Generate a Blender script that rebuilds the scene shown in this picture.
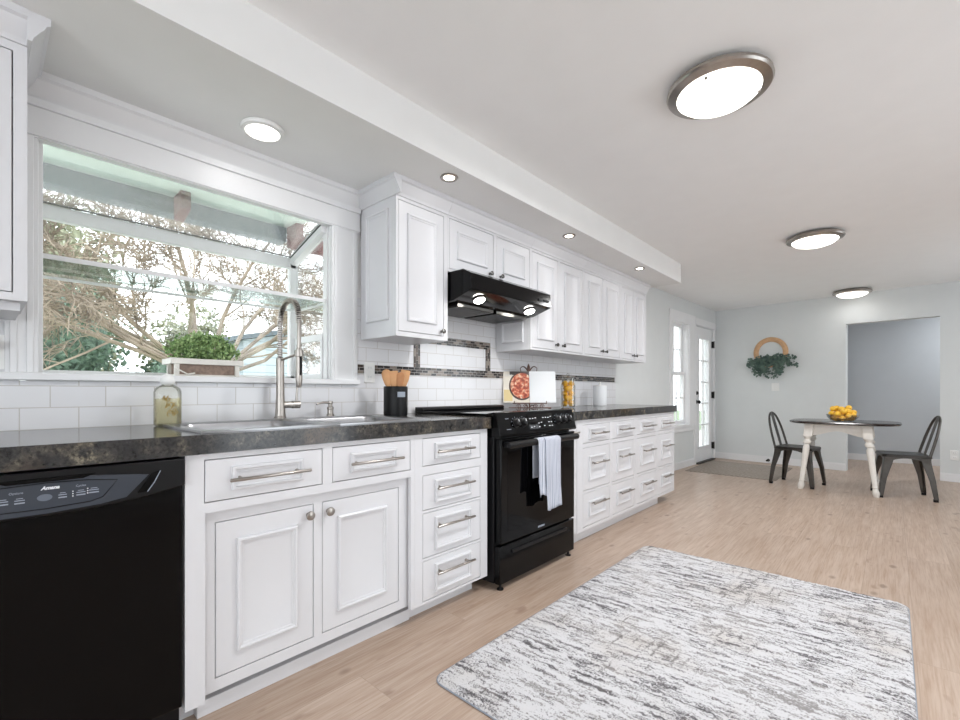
import bpy, bmesh, math, random
from mathutils import Vector, Matrix

for _o in list(bpy.data.objects):
    bpy.data.objects.remove(_o, do_unlink=True)
S = bpy.context.scene
COL = S.collection
PI = math.pi

# ------------------------------------------------------------------ camera, world, light, exposure
CX, CZ = 2.209, 1.045
cd = bpy.data.cameras.new('camera'); cam = bpy.data.objects.new('camera', cd); COL.objects.link(cam)
cam.location = (CX, 0, CZ)
cam.rotation_euler = (PI/2, 0, math.asin(0.6712))
cd.sensor_width = 36; cd.lens = 36*455/960; cd.shift_y = 32/960
cd.clip_start = 0.02; cd.clip_end = 200
S.camera = cam

W = bpy.data.worlds.new('world'); S.world = W; W.use_nodes = True
_b = W.node_tree.nodes['Background']; _b.inputs[0].default_value = (0.90, 0.955, 1.0, 1); _b.inputs[1].default_value = 3.1

S.view_settings.view_transform = 'Standard'; S.view_settings.look = 'None'
S.view_settings.gamma = 1.0; S.view_settings.use_curve_mapping = False
S.view_settings.exposure = 0.41

def area(name, loc, rot, sx, sy, power, color=(1, 1, 1), shape='RECTANGLE', portal=False):
    l = bpy.data.lights.new(name, 'AREA'); l.shape = shape; l.size = sx; l.size_y = sy
    l.energy = power; l.color = color
    if portal: l.cycles.is_portal = True
    o = bpy.data.objects.new(name, l); COL.objects.link(o); o.location = loc; o.rotation_euler = rot
    return o
# unseen daylight openings, placed for the light they let in (portals only guide the sky light in)
area('window_daylight', (4.28, -1.5, 1.15), (0, PI/2, 0), 2.1, 1.6, 1, portal=True)
area('window_daylight', (4.28, 2.4, 1.15), (0, PI/2, 0), 2.1, 1.6, 1, portal=True)
area('window_daylight', (4.28, 6.1, 1.4), (0, PI/2, 0), 1.4, 1.6, 1, portal=True)
area('window_daylight', (2.2, -2.58, 1.25), (PI/2, 0, 0), 2.8, 2.0, 1, portal=True)
LAMP_W, SPOT_W = 19.0, .35

# ------------------------------------------------------------------ helpers
def lin(c):
    f = lambda v: v/12.92 if v <= .04045 else ((v+.055)/1.055)**2.4
    return tuple(f(v/255.0) for v in c)

class MB:
    def __init__(s): s.v = []; s.f = []; s.m = []
    def add(s, vs, fs, m=0):
        n = len(s.v); s.v += [tuple(p) for p in vs]; s.f += [tuple(i+n for i in f) for f in fs]; s.m += [m]*len(fs)
        return s
    def box(s, x0, y0, z0, x1, y1, z1, m=0):
        if x0 > x1: x0, x1 = x1, x0
        if y0 > y1: y0, y1 = y1, y0
        if z0 > z1: z0, z1 = z1, z0
        return s.add([(x0,y0,z0),(x1,y0,z0),(x1,y1,z0),(x0,y1,z0),(x0,y0,z1),(x1,y0,z1),(x1,y1,z1),(x0,y1,z1)],
              [(0,3,2,1),(4,5,6,7),(0,1,5,4),(1,2,6,5),(2,3,7,6),(3,0,4,7)], m)
    def loops(s, rings, cap0=True, cap1=True, m=0, closed=False):
        n = len(rings[0]); vs = [p for r in rings for p in r]; fs = []
        k = len(rings)
        for i in range(k if closed else k-1):
            a = i*n; b = ((i+1) % k)*n
            for j in range(n):
                j2 = (j+1) % n
                fs.append((a+j, a+j2, b+j2, b+j))
        if not closed:
            if cap0: fs.append(tuple(range(n-1, -1, -1)))
            if cap1: fs.append(tuple((k-1)*n+j for j in range(n)))
        return s.add(vs, fs, m)
    def prism(s, poly, axis, a, b, m=0):
        # poly in the two other axes, cyclic order: X:(y,z) Y:(x,z) Z:(x,y)
        def P(p, t):
            return (t, p[0], p[1]) if axis == 'X' else (p[0], t, p[1]) if axis == 'Y' else (p[0], p[1], t)
        return s.loops([[P(p, a) for p in poly], [P(p, b) for p in poly]], m=m)
    def lathe(s, prof, c=(0,0,0), axis='Z', seg=24, m=0, cap0=True, cap1=True, sx=1, sy=1):
        rings = []
        for r, h in prof:
            ring = []
            for i in range(seg):
                t = 2*PI*i/seg; u, v = r*math.cos(t)*sx, r*math.sin(t)*sy
                p = (u, v, h) if axis == 'Z' else (h, u, v) if axis == 'X' else (v, h, u)
                ring.append((c[0]+p[0], c[1]+p[1], c[2]+p[2]))
            rings.append(ring)
        return s.loops(rings, cap0, cap1, m)
    def tube(s, pts, r, seg=8, m=0, caps=True, sq=1.0):
        pts = [Vector(p) for p in pts]; n = len(pts)
        rs = r if isinstance(r, (list, tuple)) else [r]*n
        t0 = (pts[1]-pts[0]).normalized()
        up = Vector((0,0,1)) if abs(t0.z) < .9 else Vector((1,0,0))
        nrm = t0.cross(up).normalized(); rings = []
        for i in range(n):
            t = (pts[min(i+1,n-1)]-pts[max(i-1,0)]).normalized()
            nrm = (nrm - t*nrm.dot(t)).normalized(); bn = t.cross(nrm)
            rings.append([tuple(pts[i]+(nrm*math.cos(2*PI*k/seg)+bn*math.sin(2*PI*k/seg)*sq)*rs[i]) for k in range(seg)])
        return s.loops(rings, caps, caps, m)
    def sphere(s, c, r, seg=16, rings=10, sc=(1,1,1), m=0):
        vs = [(c[0],c[1],c[2]-r*sc[2])]; fs = []
        for i in range(1, rings):
            a = -PI/2+PI*i/rings
            for j in range(seg):
                t = 2*PI*j/seg
                vs.append((c[0]+r*sc[0]*math.cos(a)*math.cos(t), c[1]+r*sc[1]*math.cos(a)*math.sin(t), c[2]+r*sc[2]*math.sin(a)))
        vs.append((c[0],c[1],c[2]+r*sc[2]))
        for j in range(seg): fs.append((0, 1+(j+1)%seg, 1+j))
        for i in range(rings-2):
            for j in range(seg):
                a = 1+i*seg+j; b = 1+i*seg+(j+1)%seg
                fs.append((a, b, b+seg, a+seg))
        t = len(vs)-1
        for j in range(seg): fs.append((t, 1+(rings-2)*seg+j, 1+(rings-2)*seg+(j+1)%seg))
        return s.add(vs, fs, m)
    def rects(s, fr, u0, u1, w0, w1, steps, m=0, cap0=True):
        """nested rectangles on a frame fr=(origin,u,w,n): steps are (inset, height)"""
        O, U, Wv, N = [Vector(q) for q in fr]; rings = []
        for ins, h in steps:
            rings.append([tuple(O+U*a+Wv*b+N*h) for a, b in ((u0+ins,w0+ins),(u1-ins,w0+ins),(u1-ins,w1-ins),(u0+ins,w1-ins))])
        return s.loops(rings, cap0, True, m)
    def plate(s, fr, u0, u1, w0, w1, t0, t1, holes, m=0):
        """plate with rectangular holes, thickness from t0 to t1 along n"""
        O, U, Wv, N = [Vector(q) for q in fr]
        us = sorted({u0, u1} | {q for h in holes for q in h[:2] if u0 <= q <= u1})
        ws = sorted({w0, w1} | {q for h in holes for q in h[2:] if w0 <= q <= w1})
        solid = lambda i, j: 0 <= i < len(us)-1 and 0 <= j < len(ws)-1 and not any(
            h[0] < (us[i]+us[i+1])/2 < h[1] and h[2] < (ws[j]+ws[j+1])/2 < h[3] for h in holes)
        P = lambda a, b, t: tuple(O+U*a+Wv*b+N*t)
        for i in range(len(us)-1):
            for j in range(len(ws)-1):
                if not solid(i, j): continue
                a, b, c, d = us[i], us[i+1], ws[j], ws[j+1]
                q = [(a,c),(b,c),(b,d),(a,d)]
                s.add([P(*p, t1) for p in q], [(0,1,2,3)], m); s.add([P(*p, t0) for p in q], [(3,2,1,0)], m)
                for e, (di, dj) in enumerate(((0,-1),(1,0),(0,1),(-1,0))):
                    if not solid(i+di, j+dj):
                        p, r = q[e], q[(e+1)%4]
                        s.add([P(*p,t0), P(*r,t0), P(*r,t1), P(*p,t1)], [(0,1,2,3)], m)
        return s

def fin(mb, name, mats, parent=None, bev=0, smooth=True, world=True, merge=True, base=True, ang=35, seg=2):
    """link the collected mesh as one object; parent=None: top level with its origin at its base"""
    me = bpy.data.meshes.new(name)
    root = parent
    while root is not None and root.parent is not None: root = root.parent
    vs = [Vector(p) for p in mb.v]; off = Vector((0,0,0))
    if root is not None and world:
        M = (Matrix.Translation(root.location) @ root.rotation_euler.to_matrix().to_4x4()).inverted()
        vs = [M @ p for p in vs]
    elif root is None and base:
        lo = [min(p[i] for p in vs) for i in range(3)]; hi = [max(p[i] for p in vs) for i in range(3)]
        off = Vector(((lo[0]+hi[0])/2, (lo[1]+hi[1])/2, lo[2])); vs = [p-off for p in vs]
    me.from_pydata(vs, [], mb.f)
    for q in (mats if isinstance(mats, (list, tuple)) else [mats]): me.materials.append(q)
    if any(mb.m): me.polygons.foreach_set('material_index', mb.m)
    b = bmesh.new(); b.from_mesh(me)
    if merge: bmesh.ops.remove_doubles(b, verts=b.verts, dist=1e-5)
    bmesh.ops.recalc_face_normals(b, faces=b.faces)
    b.to_mesh(me); b.free()
    if smooth:
        me.polygons.foreach_set('use_smooth', [True]*len(me.polygons)); me.set_sharp_from_angle(angle=math.radians(ang))
    o = bpy.data.objects.new(name, me); COL.objects.link(o)
    if parent is not None: o.parent = parent
    else: o.location = off
    if bev:
        md = o.modifiers.new('bevel', 'BEVEL'); md.width = bev; md.segments = seg; md.limit_method = 'ANGLE'; md.angle_limit = math.radians(40)
    return o

def tag(o, label, cat, group=None, kind=None):
    o['label'] = label; o['category'] = cat
    if group: o['group'] = group
    if kind: o['kind'] = kind
    return o
def thing(name, label, cat, loc=(0,0,0), rz=0, group=None, kind=None):
    o = bpy.data.objects.new(name, None); COL.objects.link(o); o.empty_display_size = .1
    o.location = loc; o.rotation_euler = (0,0,rz)
    return tag(o, label, cat, group, kind)
def dup(root, loc, rz, label=None, group=None):
    r = root.copy(); COL.objects.link(r); r.location = loc; r.rotation_euler = (0,0,rz)
    if label: r['label'] = label
    if group: r['group'] = group
    for ch in list(root.children):
        c = ch.copy(); COL.objects.link(c); c.parent = r
        for g in list(ch.children):
            d = g.copy(); COL.objects.link(d); d.parent = c
    return r
def struct(name, mb, m, label, cat, **k):
    return tag(fin(mb, name, m, **k), label, cat, kind='structure')

# ------------------------------------------------------------------ materials
class N:
    def __init__(s, name):
        s.m = bpy.data.materials.new(name); s.m.use_nodes = True; s.t = s.m.node_tree
        s.b = s.t.nodes['Principled BSDF']; s.out = s.t.nodes['Material Output']
    def n(s, typ, **k):
        q = s.t.nodes.new(typ)
        for a, v in k.items(): setattr(q, a, v)
        return q
    def l(s, a, b): s.t.links.new(a, b)
    def coord(s, scale=(1,1,1), rot=(0,0,0), loc=(0,0,0), world=False):
        if world:
            c = s.n('ShaderNodeNewGeometry').outputs['Position']
        else:
            c = s.n('ShaderNodeTexCoord').outputs['Object']
        mp = s.n('ShaderNodeMapping'); s.l(c, mp.inputs[0])
        mp.inputs['Scale'].default_value = scale; mp.inputs['Rotation'].default_value = rot; mp.inputs['Location'].default_value = loc
        return mp.outputs[0]
    def noise(s, vec, scale, detail=3, rough=.5):
        q = s.n('ShaderNodeTexNoise'); s.l(vec, q.inputs['Vector']); q.inputs['Scale'].default_value = scale
        q.inputs['Detail'].default_value = detail; q.inputs['Roughness'].default_value = rough
        return q.outputs['Fac']
    def ramp(s, fac, stops, interp='LINEAR'):
        q = s.n('ShaderNodeValToRGB'); s.l(fac, q.inputs[0]); e = q.color_ramp.elements; q.color_ramp.interpolation = interp
        while len(e) < len(stops): e.new(.5)
        for i, (p, c) in enumerate(stops):
            e[i].position = p; e[i].color = (*c, 1) if len(c) == 3 else c
        return q.outputs[0]
    def mix(s, fac, a, b, mode='MIX'):
        q = s.n('ShaderNodeMix', data_type='RGBA', blend_type=mode)
        for i, v in ((0, fac), (6, a), (7, b)):
            if isinstance(v, (int, float)): q.inputs[i].default_value = v
            elif isinstance(v, tuple): q.inputs[i].default_value = (*v, 1) if len(v) == 3 else v
            else: s.l(v, q.inputs[i])
        return q.outputs[2]
    def math(s, op, a, b=0.0):
        q = s.n('ShaderNodeMath', operation=op)
        for i, v in enumerate((a, b)):
            if isinstance(v, (int, float)): q.inputs[i].default_value = v
            else: s.l(v, q.inputs[i])
        return q.outputs[0]
    def bump(s, h, strength, dist=.01):
        q = s.n('ShaderNodeBump'); s.l(h, q.inputs['Height']); q.inputs['Strength'].default_value = strength; q.inputs['Distance'].default_value = dist
        s.l(q.outputs[0], s.b.inputs['Normal'])
    def color(s, v):
        if isinstance(v, tuple): s.b.inputs['Base Color'].default_value = (*v, 1)
        else: s.l(v, s.b.inputs['Base Color'])

def mat(name, rgb, rough=.5, metal=0.0, var=.04, scale=6, bump=0, bscale=60, spec=.5, emit=0, coat=0):
    q = N(name); c = lin(rgb)
    v = q.coord()
    f = q.noise(v, scale)
    lo = tuple(x*(1-var) for x in c); hi = tuple(min(1, x*(1+var)) for x in c)
    q.color(q.ramp(f, [(.3, lo), (.7, hi)]))
    q.b.inputs['Roughness'].default_value = rough; q.b.inputs['Metallic'].default_value = metal
    q.b.inputs['Specular IOR Level'].default_value = spec
    if coat: q.b.inputs['Coat Weight'].default_value = coat; q.b.inputs['Coat Roughness'].default_value = .05
    if bump: q.bump(q.noise(v, bscale, 2), bump, .002)
    if emit:
        q.b.inputs['Emission Color'].default_value = (*c, 1); q.b.inputs['Emission Strength'].default_value = emit
    return q.m

def glass(name, tint=(1,1,1), refl=.5, body=0.0, bodycol=(.9,.95,.9)):
    q = N(name); q.t.nodes.remove(q.b)
    tr = q.n('ShaderNodeBsdfTransparent'); tr.inputs[0].default_value = (*tint, 1)
    gl = q.n('ShaderNodeBsdfGlossy'); gl.inputs['Roughness'].default_value = .02
    fr = q.n('ShaderNodeFresnel'); fr.inputs[0].default_value = 1.45
    mx = q.n('ShaderNodeMixShader'); q.l(q.math('MULTIPLY', fr.outputs[0], refl), mx.inputs[0])
    src = tr.outputs[0]
    if body:
        df = q.n('ShaderNodeBsdfTranslucent'); df.inputs[0].default_value = (*bodycol, 1)
        d2 = q.n('ShaderNodeBsdfDiffuse'); d2.inputs[0].default_value = (*bodycol, 1)
        a2 = q.n('ShaderNodeMixShader'); a2.inputs[0].default_value = .5; q.l(df.outputs[0], a2.inputs[1]); q.l(d2.outputs[0], a2.inputs[2])
        m2 = q.n('ShaderNodeMixShader'); m2.inputs[0].default_value = body; q.l(tr.outputs[0], m2.inputs[1]); q.l(a2.outputs[0], m2.inputs[2]); src = m2.outputs[0]
    q.l(src, mx.inputs[1]); q.l(gl.outputs[0], mx.inputs[2]); q.l(mx.outputs[0], q.out.inputs[0])
    return q.m

M = {}
M['white'] = mat('white_cabinet_paint', (216,216,219), .32, var=.01)
M['trim'] = mat('white_trim_paint', (232,232,233), .35, var=.01)
M['wallw'] = mat('white_wall_paint', (234,234,233), .6, var=.012, bump=.05, bscale=150)
M['wallg'] = mat('grey_wall_paint', (218,221,221), .6, var=.012, bump=.05, bscale=150)
M['wallb'] = mat('blue_grey_wall_paint', (196,201,206), .6, var=.012, bump=.05, bscale=150)
M['ceil'] = mat('ceiling_paint', (246,246,246), .7, var=.01, bump=.05, bscale=120)
M['black'] = mat('black_enamel', (7,7,8), .12, var=.1, spec=.16)
M['blackm'] = mat('black_plastic', (14,14,16), .38, var=.1, spec=.25)
M['blackg'] = mat('black_glass', (5,5,6), .03, var=.1, spec=.26)
M['ovenglass'] = mat('smoked_oven_glass', (5,5,6), .05, var=.1, spec=.13)
M['grey_panel'] = mat('grey_console_plastic', (50,56,66), .35, var=.05)
M['iron'] = mat('dark_iron', (30,28,27), .45, .5, var=.2)
M['nickel'] = mat('brushed_nickel', (168,162,156), .3, 1, var=.06, scale=40)
M['darknickel'] = mat('dark_nickel_knob', (110,108,106), .25, 1, var=.06)
M['steel'] = mat('stainless_steel', (158,158,160), .28, 1, var=.05, scale=30)
M['gun'] = mat('gunmetal_chair', (84,81,78), .36, .85, var=.3, scale=9)
M['gunseat'] = mat('worn_dark_seat', (58,54,51), .35, .6, var=.4, scale=7)
M['tabletop'] = mat('dark_stained_top', (52,44,42), .18, var=.25, scale=4)
M['oldwhite'] = mat('worn_white_paint', (226,222,215), .5, var=.05, scale=14)
M['button'] = mat('slate_button', (98,106,118), .4)
M['ink'] = mat('white_print', (225,228,232), .5)
M['inkgrey'] = mat('grey_print', (150,158,170), .5)
M['towel'] = None
M['wood'] = mat('pale_beech', (205,152,104), .5, var=.15, scale=12)
M['ringwood'] = mat('rattan_wood', (208,166,126), .6, var=.15, scale=20)
M['lemon'] = mat('lemon_skin', (240,182,36), .4, var=.1, scale=18, bump=.15, bscale=90)
M['lemonbowl'] = mat('lemon_skin_deep', (240,190,62), .45, var=.14, scale=14, bump=.15, bscale=90)
M['glass'] = glass('window_glass', (.992,.997,.995), .5)
M['shelfglass'] = glass('shelf_glass', (.95,.985,.965), .6, .04, (.85,.93,.89))
M['jar'] = glass('jar_glass', (.985,.985,.97), .6, .02)
M['bowl'] = glass('bowl_glass', (.985,.985,.985), .7, .03)
M['lampglass'] = mat('lit_lamp_glass', (255,250,242), .4, emit=2.6)
M['spotglass'] = mat('lit_spot_glass', (255,246,232), .4, emit=9)
M['hoodlamp'] = mat('lit_hood_bulb', (255,252,245), .3, emit=30)
M['plastic_white'] = mat('white_plastic', (235,235,233), .35, var=.01)
M['card'] = mat('white_paper', (236,238,240), .7, var=.015)
M['eave'] = mat('mint_painted_boards', (206,221,213), .7, var=.06)
M['gutter'] = mat('grey_blue_gutter', (104,116,124), .6, var=.06)
M['bracket'] = mat('red_brown_bracket', (122,84,82), .7, var=.12)
M['siding'] = None

def mk_floor():
    q = N('oak_planks'); v = q.coord(world=True)
    sp = q.n('ShaderNodeSeparateXYZ'); q.l(v, sp.inputs[0])
    cb = q.n('ShaderNodeCombineXYZ'); q.l(sp.outputs[1], cb.inputs[0]); q.l(sp.outputs[0], cb.inputs[1])
    br = q.n('ShaderNodeTexBrick'); q.l(cb.outputs[0], br.inputs['Vector']); br.offset = .37; br.offset_frequency = 2
    for k, x in (('Scale',1),('Mortar Size',.0012),('Mortar Smooth',.3),('Bias',0),('Brick Width',1.5),('Row Height',.19)): br.inputs[k].default_value = x
    br.inputs['Color1'].default_value = (0,0,0,1); br.inputs['Color2'].default_value = (1,1,1,1); br.inputs['Mortar'].default_value = (.5,.5,.5,1)
    tone = q.ramp(br.outputs['Color'], [(0, lin((188,168,152))), (.5, lin((192,172,156))), (1, lin((196,176,160)))])
    # shift the grain for every plank
    add = q.n('ShaderNodeVectorMath', operation='MULTIPLY_ADD'); q.l(br.outputs['Color'], add.inputs[0]); add.inputs[1].default_value = (3,7,0); q.l(v, add.inputs[2])
    mp = q.n('ShaderNodeMapping'); q.l(add.outputs[0], mp.inputs[0]); mp.inputs['Scale'].default_value = (11, .9, 1)
    g1 = q.noise(mp.outputs[0], 2.2, 6, .62)
    mp2 = q.n('ShaderNodeMapping'); q.l(add.outputs[0], mp2.inputs[0]); mp2.inputs['Scale'].default_value = (60, 2.2, 1)
    g2 = q.noise(mp2.outputs[0], 2.0, 3, .6)
    c = q.mix(q.ramp(g1, [(.38,(0,0,0)),(.68,(1,1,1))]), tone, q.mix(1.0, tone, lin((232,224,216)), 'MULTIPLY'))
    c = q.mix(q.math('MULTIPLY', q.ramp(g2, [(.42,(0,0,0)),(.72,(1,1,1))]), .6), c, q.mix(1.0, c, lin((212,196,182)), 'MULTIPLY'))
    mp3 = q.n('ShaderNodeMapping'); q.l(add.outputs[0], mp3.inputs[0]); mp3.inputs['Scale'].default_value = (5.5, 2.4, 1)
    kn = q.noise(mp3.outputs[0], 1.9, 2.5, .55)
    c = q.mix(q.ramp(kn, [(.645,(0,0,0)),(.72,(.55,.55,.55))]), c, lin((140,112,92)))
    mp4 = q.n('ShaderNodeMapping'); q.l(v, mp4.inputs[0]); mp4.inputs['Scale'].default_value = (7, 3.6, 1)
    vo = q.n('ShaderNodeTexVoronoi'); q.l(mp4.outputs[0], vo.inputs['Vector']); vo.inputs['Scale'].default_value = .9
    c = q.mix(q.ramp(q.math('ADD', vo.outputs['Distance'], q.math('MULTIPLY', g2, .12)), [(.115,(.7,.7,.7)),(.19,(0,0,0))]), c, lin((122,98,82)))
    c = q.mix(q.math('MULTIPLY', br.outputs['Fac'], .35), c, lin((120,98,80)))
    q.color(c); q.b.inputs['Roughness'].default_value = .36
    q.bump(q.math('SUBTRACT', q.math('MULTIPLY', g2, .3), br.outputs['Fac']), .15, .002)
    return q.m
M['floor'] = mk_floor()

def mk_tile():
    q = N('white_subway_tile'); v = q.coord(world=True)
    sp = q.n('ShaderNodeSeparateXYZ'); q.l(v, sp.inputs[0])
    cb = q.n('ShaderNodeCombineXYZ'); q.l(q.math('SUBTRACT', sp.outputs[1], .019-1.53), cb.inputs[0]); q.l(q.math('SUBTRACT', sp.outputs[2], .914), cb.inputs[1])
    br = q.n('ShaderNodeTexBrick'); q.l(cb.outputs[0], br.inputs['Vector']); br.offset = .5
    for k, x in (('Scale',1),('Mortar Size',.0016),('Mortar Smooth',.1),('Bias',0),('Brick Width',.153),('Row Height',.0762)): br.inputs[k].default_value = x
    br.inputs['Color1'].default_value = (*lin((226,226,229)),1); br.inputs['Color2'].default_value = (*lin((230,230,232)),1); br.inputs['Mortar'].default_value = (*lin((200,196,192)),1)
    q.color(br.outputs['Color']); q.b.inputs['Roughness'].default_value = .14
    q.bump(q.math('SUBTRACT', 1.0, br.outputs['Fac']), .35, .002)
    return q.m
M['tile'] = mk_tile()

def mk_mosaic(vert):
    q = N('dark_mosaic_strip'); v = q.coord(world=True)
    sp = q.n('ShaderNodeSeparateXYZ'); q.l(v, sp.inputs[0])
    cb = q.n('ShaderNodeCombineXYZ')
    q.l(sp.outputs[2 if vert else 1], cb.inputs[0])
    q.l(q.math('SUBTRACT', sp.outputs[1 if vert else 2], 1.816-.0508*20 if vert else 1.1485), cb.inputs[1])
    br = q.n('ShaderNodeTexBrick'); q.l(cb.outputs[0], br.inputs['Vector']); br.offset = .43
    for k, x in (('Scale',1),('Mortar Size',.0016),('Mortar Smooth',.1),('Bias',0),('Brick Width',.046),('Row Height',.01693)): br.inputs[k].default_value = x
    br.inputs['Color1'].default_value = (0,0,0,1); br.inputs['Color2'].default_value = (1,1,1,1); br.inputs['Mortar'].default_value = (0,0,0,1)
    c = q.ramp(br.outputs['Color'], [(0, lin((32,29,30))), (.3, lin((62,52,47))), (.42, lin((132,120,112))), (.5, lin((42,38,39))), (.62, lin((88,76,68))), (.74, lin((48,43,42))), (.90, lin((140,130,120)))], 'CONSTANT')
    c = q.mix(q.math('MULTIPLY', br.outputs['Fac'], .8), c, lin((176,170,164)))
    q.color(c); q.b.inputs['Roughness'].default_value = .12
    return q.m
M['mosaic'] = mk_mosaic(False); M['mosaicv'] = mk_mosaic(True)

def mk_counter():
    q = N('dark_stone_laminate'); v = q.coord(world=True)
    n1 = q.noise(v, 9, 5, .65); n2 = q.noise(v, 36, 5, .72); n3 = q.noise(v, 110, 3, .6)
    c = q.ramp(n2, [(.32, lin((26,26,28))), (.46, lin((58,57,56))), (.56, lin((88,83,74))), (.68, lin((148,140,120)))])
    c = q.mix(q.ramp(n1, [(.42,(0,0,0)),(.62,(1,1,1))]), c, q.ramp(n2, [(.3, lin((20,20,23))), (.6, lin((50,50,52))), (.75, lin((112,106,96)))]))
    c = q.mix(q.ramp(q.noise(v, 4.3, 3), [(.56,(0,0,0)),(.7,(.45,.45,.45))]), c, lin((112,90,66)))
    c = q.mix(q.ramp(n3, [(.50,(0,0,0)),(.64,(.8,.8,.8))]), c, lin((26,25,26)))
    q.color(c); q.b.inputs['Roughness'].default_value = .13
    return q.m
M['counter'] = mk_counter()

def mk_rug():
    q = N('distressed_rug_pile'); v = q.coord()
    def streak(scale, loc, sc, wob):
        mp = q.n('ShaderNodeMapping'); q.l(v, mp.inputs[0]); mp.inputs['Scale'].default_value = scale; mp.inputs['Location'].default_value = loc
        ad = q.n('ShaderNodeVectorMath', operation='MULTIPLY_ADD'); q.l(q.noise(v, 45, 2), ad.inputs[0]); ad.inputs[1].default_value = wob; q.l(mp.outputs[0], ad.inputs[2])
        return q.noise(ad.outputs[0], sc, 5, .60)
    a = streak((5.2,30,1), (0,0,0), 1.5, (.8,1.0,0)); b = streak((8.5,44,1), (5,3,1), 1.5, (.9,1.0,0)); c2 = streak((34,4.5,1), (2,8,4), 1.5, (.9,.5,0))
    fine = q.noise(v, 150, 3, .75)
    patch = q.noise(q.coord(loc=(3,1,0)), 3.4, 3, .6); patch2 = q.noise(q.coord(loc=(9,4,2)), 2.6, 3, .6)
    pm = q.math('MULTIPLY', q.math('SUBTRACT', patch, .5), .42); fm = q.math('MULTIPLY', q.math('SUBTRACT', fine, .5), .48)
    fa = q.math('ADD', q.math('ADD', a, pm), fm); fb = q.math('ADD', q.math('SUBTRACT', b, pm), fm)
    fc = q.math('ADD', q.math('ADD', c2, q.math('MULTIPLY', q.math('SUBTRACT', patch2, .5), .55)), fm)
    base = q.mix(q.ramp(patch2, [(.5,(0,0,0)),(.68,(.7,.7,.7))]), lin((220,219,221)), lin((208,202,197)))
    R = lambda f, lo, hi, top: q.ramp(f, [(lo,(0,0,0)),(hi,(top,top,top))])
    c = q.mix(R(fa,.515,.61,.85), base, lin((138,135,137)))
    c = q.mix(R(fa,.595,.665,.85), c, lin((88,85,88)))
    c = q.mix(R(fb,.55,.635,.75), c, lin((128,122,120)))
    c = q.mix(R(fc,.62,.70,.7), c, lin((110,105,104)))
    q.color(c); q.b.inputs['Roughness'].default_value = .95; q.b.inputs['Specular IOR Level'].default_value = .1
    q.bump(q.noise(v, 260, 2), .8, .006)
    return q.m
M['rug'] = mk_rug()

def mk_jute():
    q = N('jute_weave'); v = q.coord()
    wv = q.n('ShaderNodeTexWave'); q.l(v, wv.inputs[0]); wv.wave_type = 'BANDS'; wv.bands_direction = 'DIAGONAL'; wv.inputs['Scale'].default_value = 9; wv.inputs['Distortion'].default_value = 2.5; wv.inputs['Detail'].default_value = 2
    n = q.noise(v, 60, 3)
    c = q.mix(wv.outputs['Fac'], lin((136,125,115)), lin((170,160,150)))
    c = q.mix(q.ramp(n, [(.4,(0,0,0)),(.7,(.6,.6,.6))]), c, lin((128,118,108)))
    q.color(c); q.b.inputs['Roughness'].default_value = .95; q.bump(n, .6, .004)
    return q.m
M['jute'] = mk_jute()

def mk_siding(name, a, b, pitch):
    q = N(name); v = q.coord(world=True); sp = q.n('ShaderNodeSeparateXYZ'); q.l(v, sp.inputs[0])
    fr = q.math('FRACT', q.math('DIVIDE', sp.outputs[2], pitch))
    c = q.mix(q.ramp(fr, [(.06,(1,1,1)),(.14,(0,0,0))]), lin(a), lin(b)); q.color(c); q.b.inputs['Roughness'].default_value = .7
    return q.m
M['siding'] = mk_siding('white_lap_siding', (196,207,214), (150,166,176), .16)
M['siding2'] = mk_siding('beige_lap_siding', (214,204,190), (176,166,152), .2)

def mk_towel():
    q = N('striped_cotton'); v = q.coord(); sp = q.n('ShaderNodeSeparateXYZ'); q.l(v, sp.inputs[0])
    fr = q.math('FRACT', q.math('MULTIPLY', sp.outputs[1], 78.0))
    c = q.mix(q.ramp(fr, [(.36,(0,0,0)),(.5,(1,1,1))]), lin((208,210,217)), lin((150,156,172)))
    q.color(c); q.b.inputs['Roughness'].default_value = .9; q.bump(q.noise(v, 300, 2), .3, .002)
    return q.m
M['towel'] = mk_towel()

def mk_leaf(name, a, b, sc=3):
    q = N(name); v = q.coord(); n = q.noise(v, sc, 3)
    q.color(q.ramp(n, [(.3, lin(a)), (.7, lin(b))])); q.b.inputs['Roughness'].default_value = .6
    return q.m
M['leaf'] = mk_leaf('planter_leaf', (92,128,72), (190,214,150), 40)
M['euca'] = mk_leaf('eucalyptus_leaf', (52,74,66), (104,126,114), 20)
M['hedge'] = mk_leaf('evergreen_leaf', (50,76,60), (132,158,136), 5)
M['hedge2'] = mk_leaf('olive_leaf', (104,112,86), (176,176,150), 1.6)
M['hedge_dark'] = mk_leaf('evergreen_inner', (40,62,50), (118,144,124), 16)
M['bark'] = mk_leaf('pale_bark', (112,100,86), (168,154,136), 3)
M['lawn'] = mk_leaf('lawn_grass', (92,118,78), (132,154,108), 2)
M['wicker'] = mat('brown_wicker', (142,122,110), .8, var=.25, scale=60, bump=.6, bscale=120)
M['food'] = None
def mk_food():
    q = N('printed_food_photo'); v = q.coord(); vo = q.n('ShaderNodeTexVoronoi'); q.l(v, vo.inputs['Vector']); vo.inputs['Scale'].default_value = 52
    n = q.noise(v, 46, 3)
    c = q.ramp(n, [(.32, lin((142,48,26))), (.48, lin((204,92,56))), (.6, lin((232,176,140))), (.72, lin((246,226,204)))])
    c = q.mix(q.ramp(vo.outputs['Distance'], [(.5,(0,0,0)),(.8,(.6,.6,.6))]), c, lin((120,40,24)))
    q.color(c); q.b.inputs['Roughness'].default_value = .4
    return q.m
M['food'] = mk_food()
M['pan'] = mat('printed_dark_pan', (70,44,36), .4)
M['cover'] = mat('printed_cream_cover', (230,222,208), .4, var=.08, scale=20)
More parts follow.
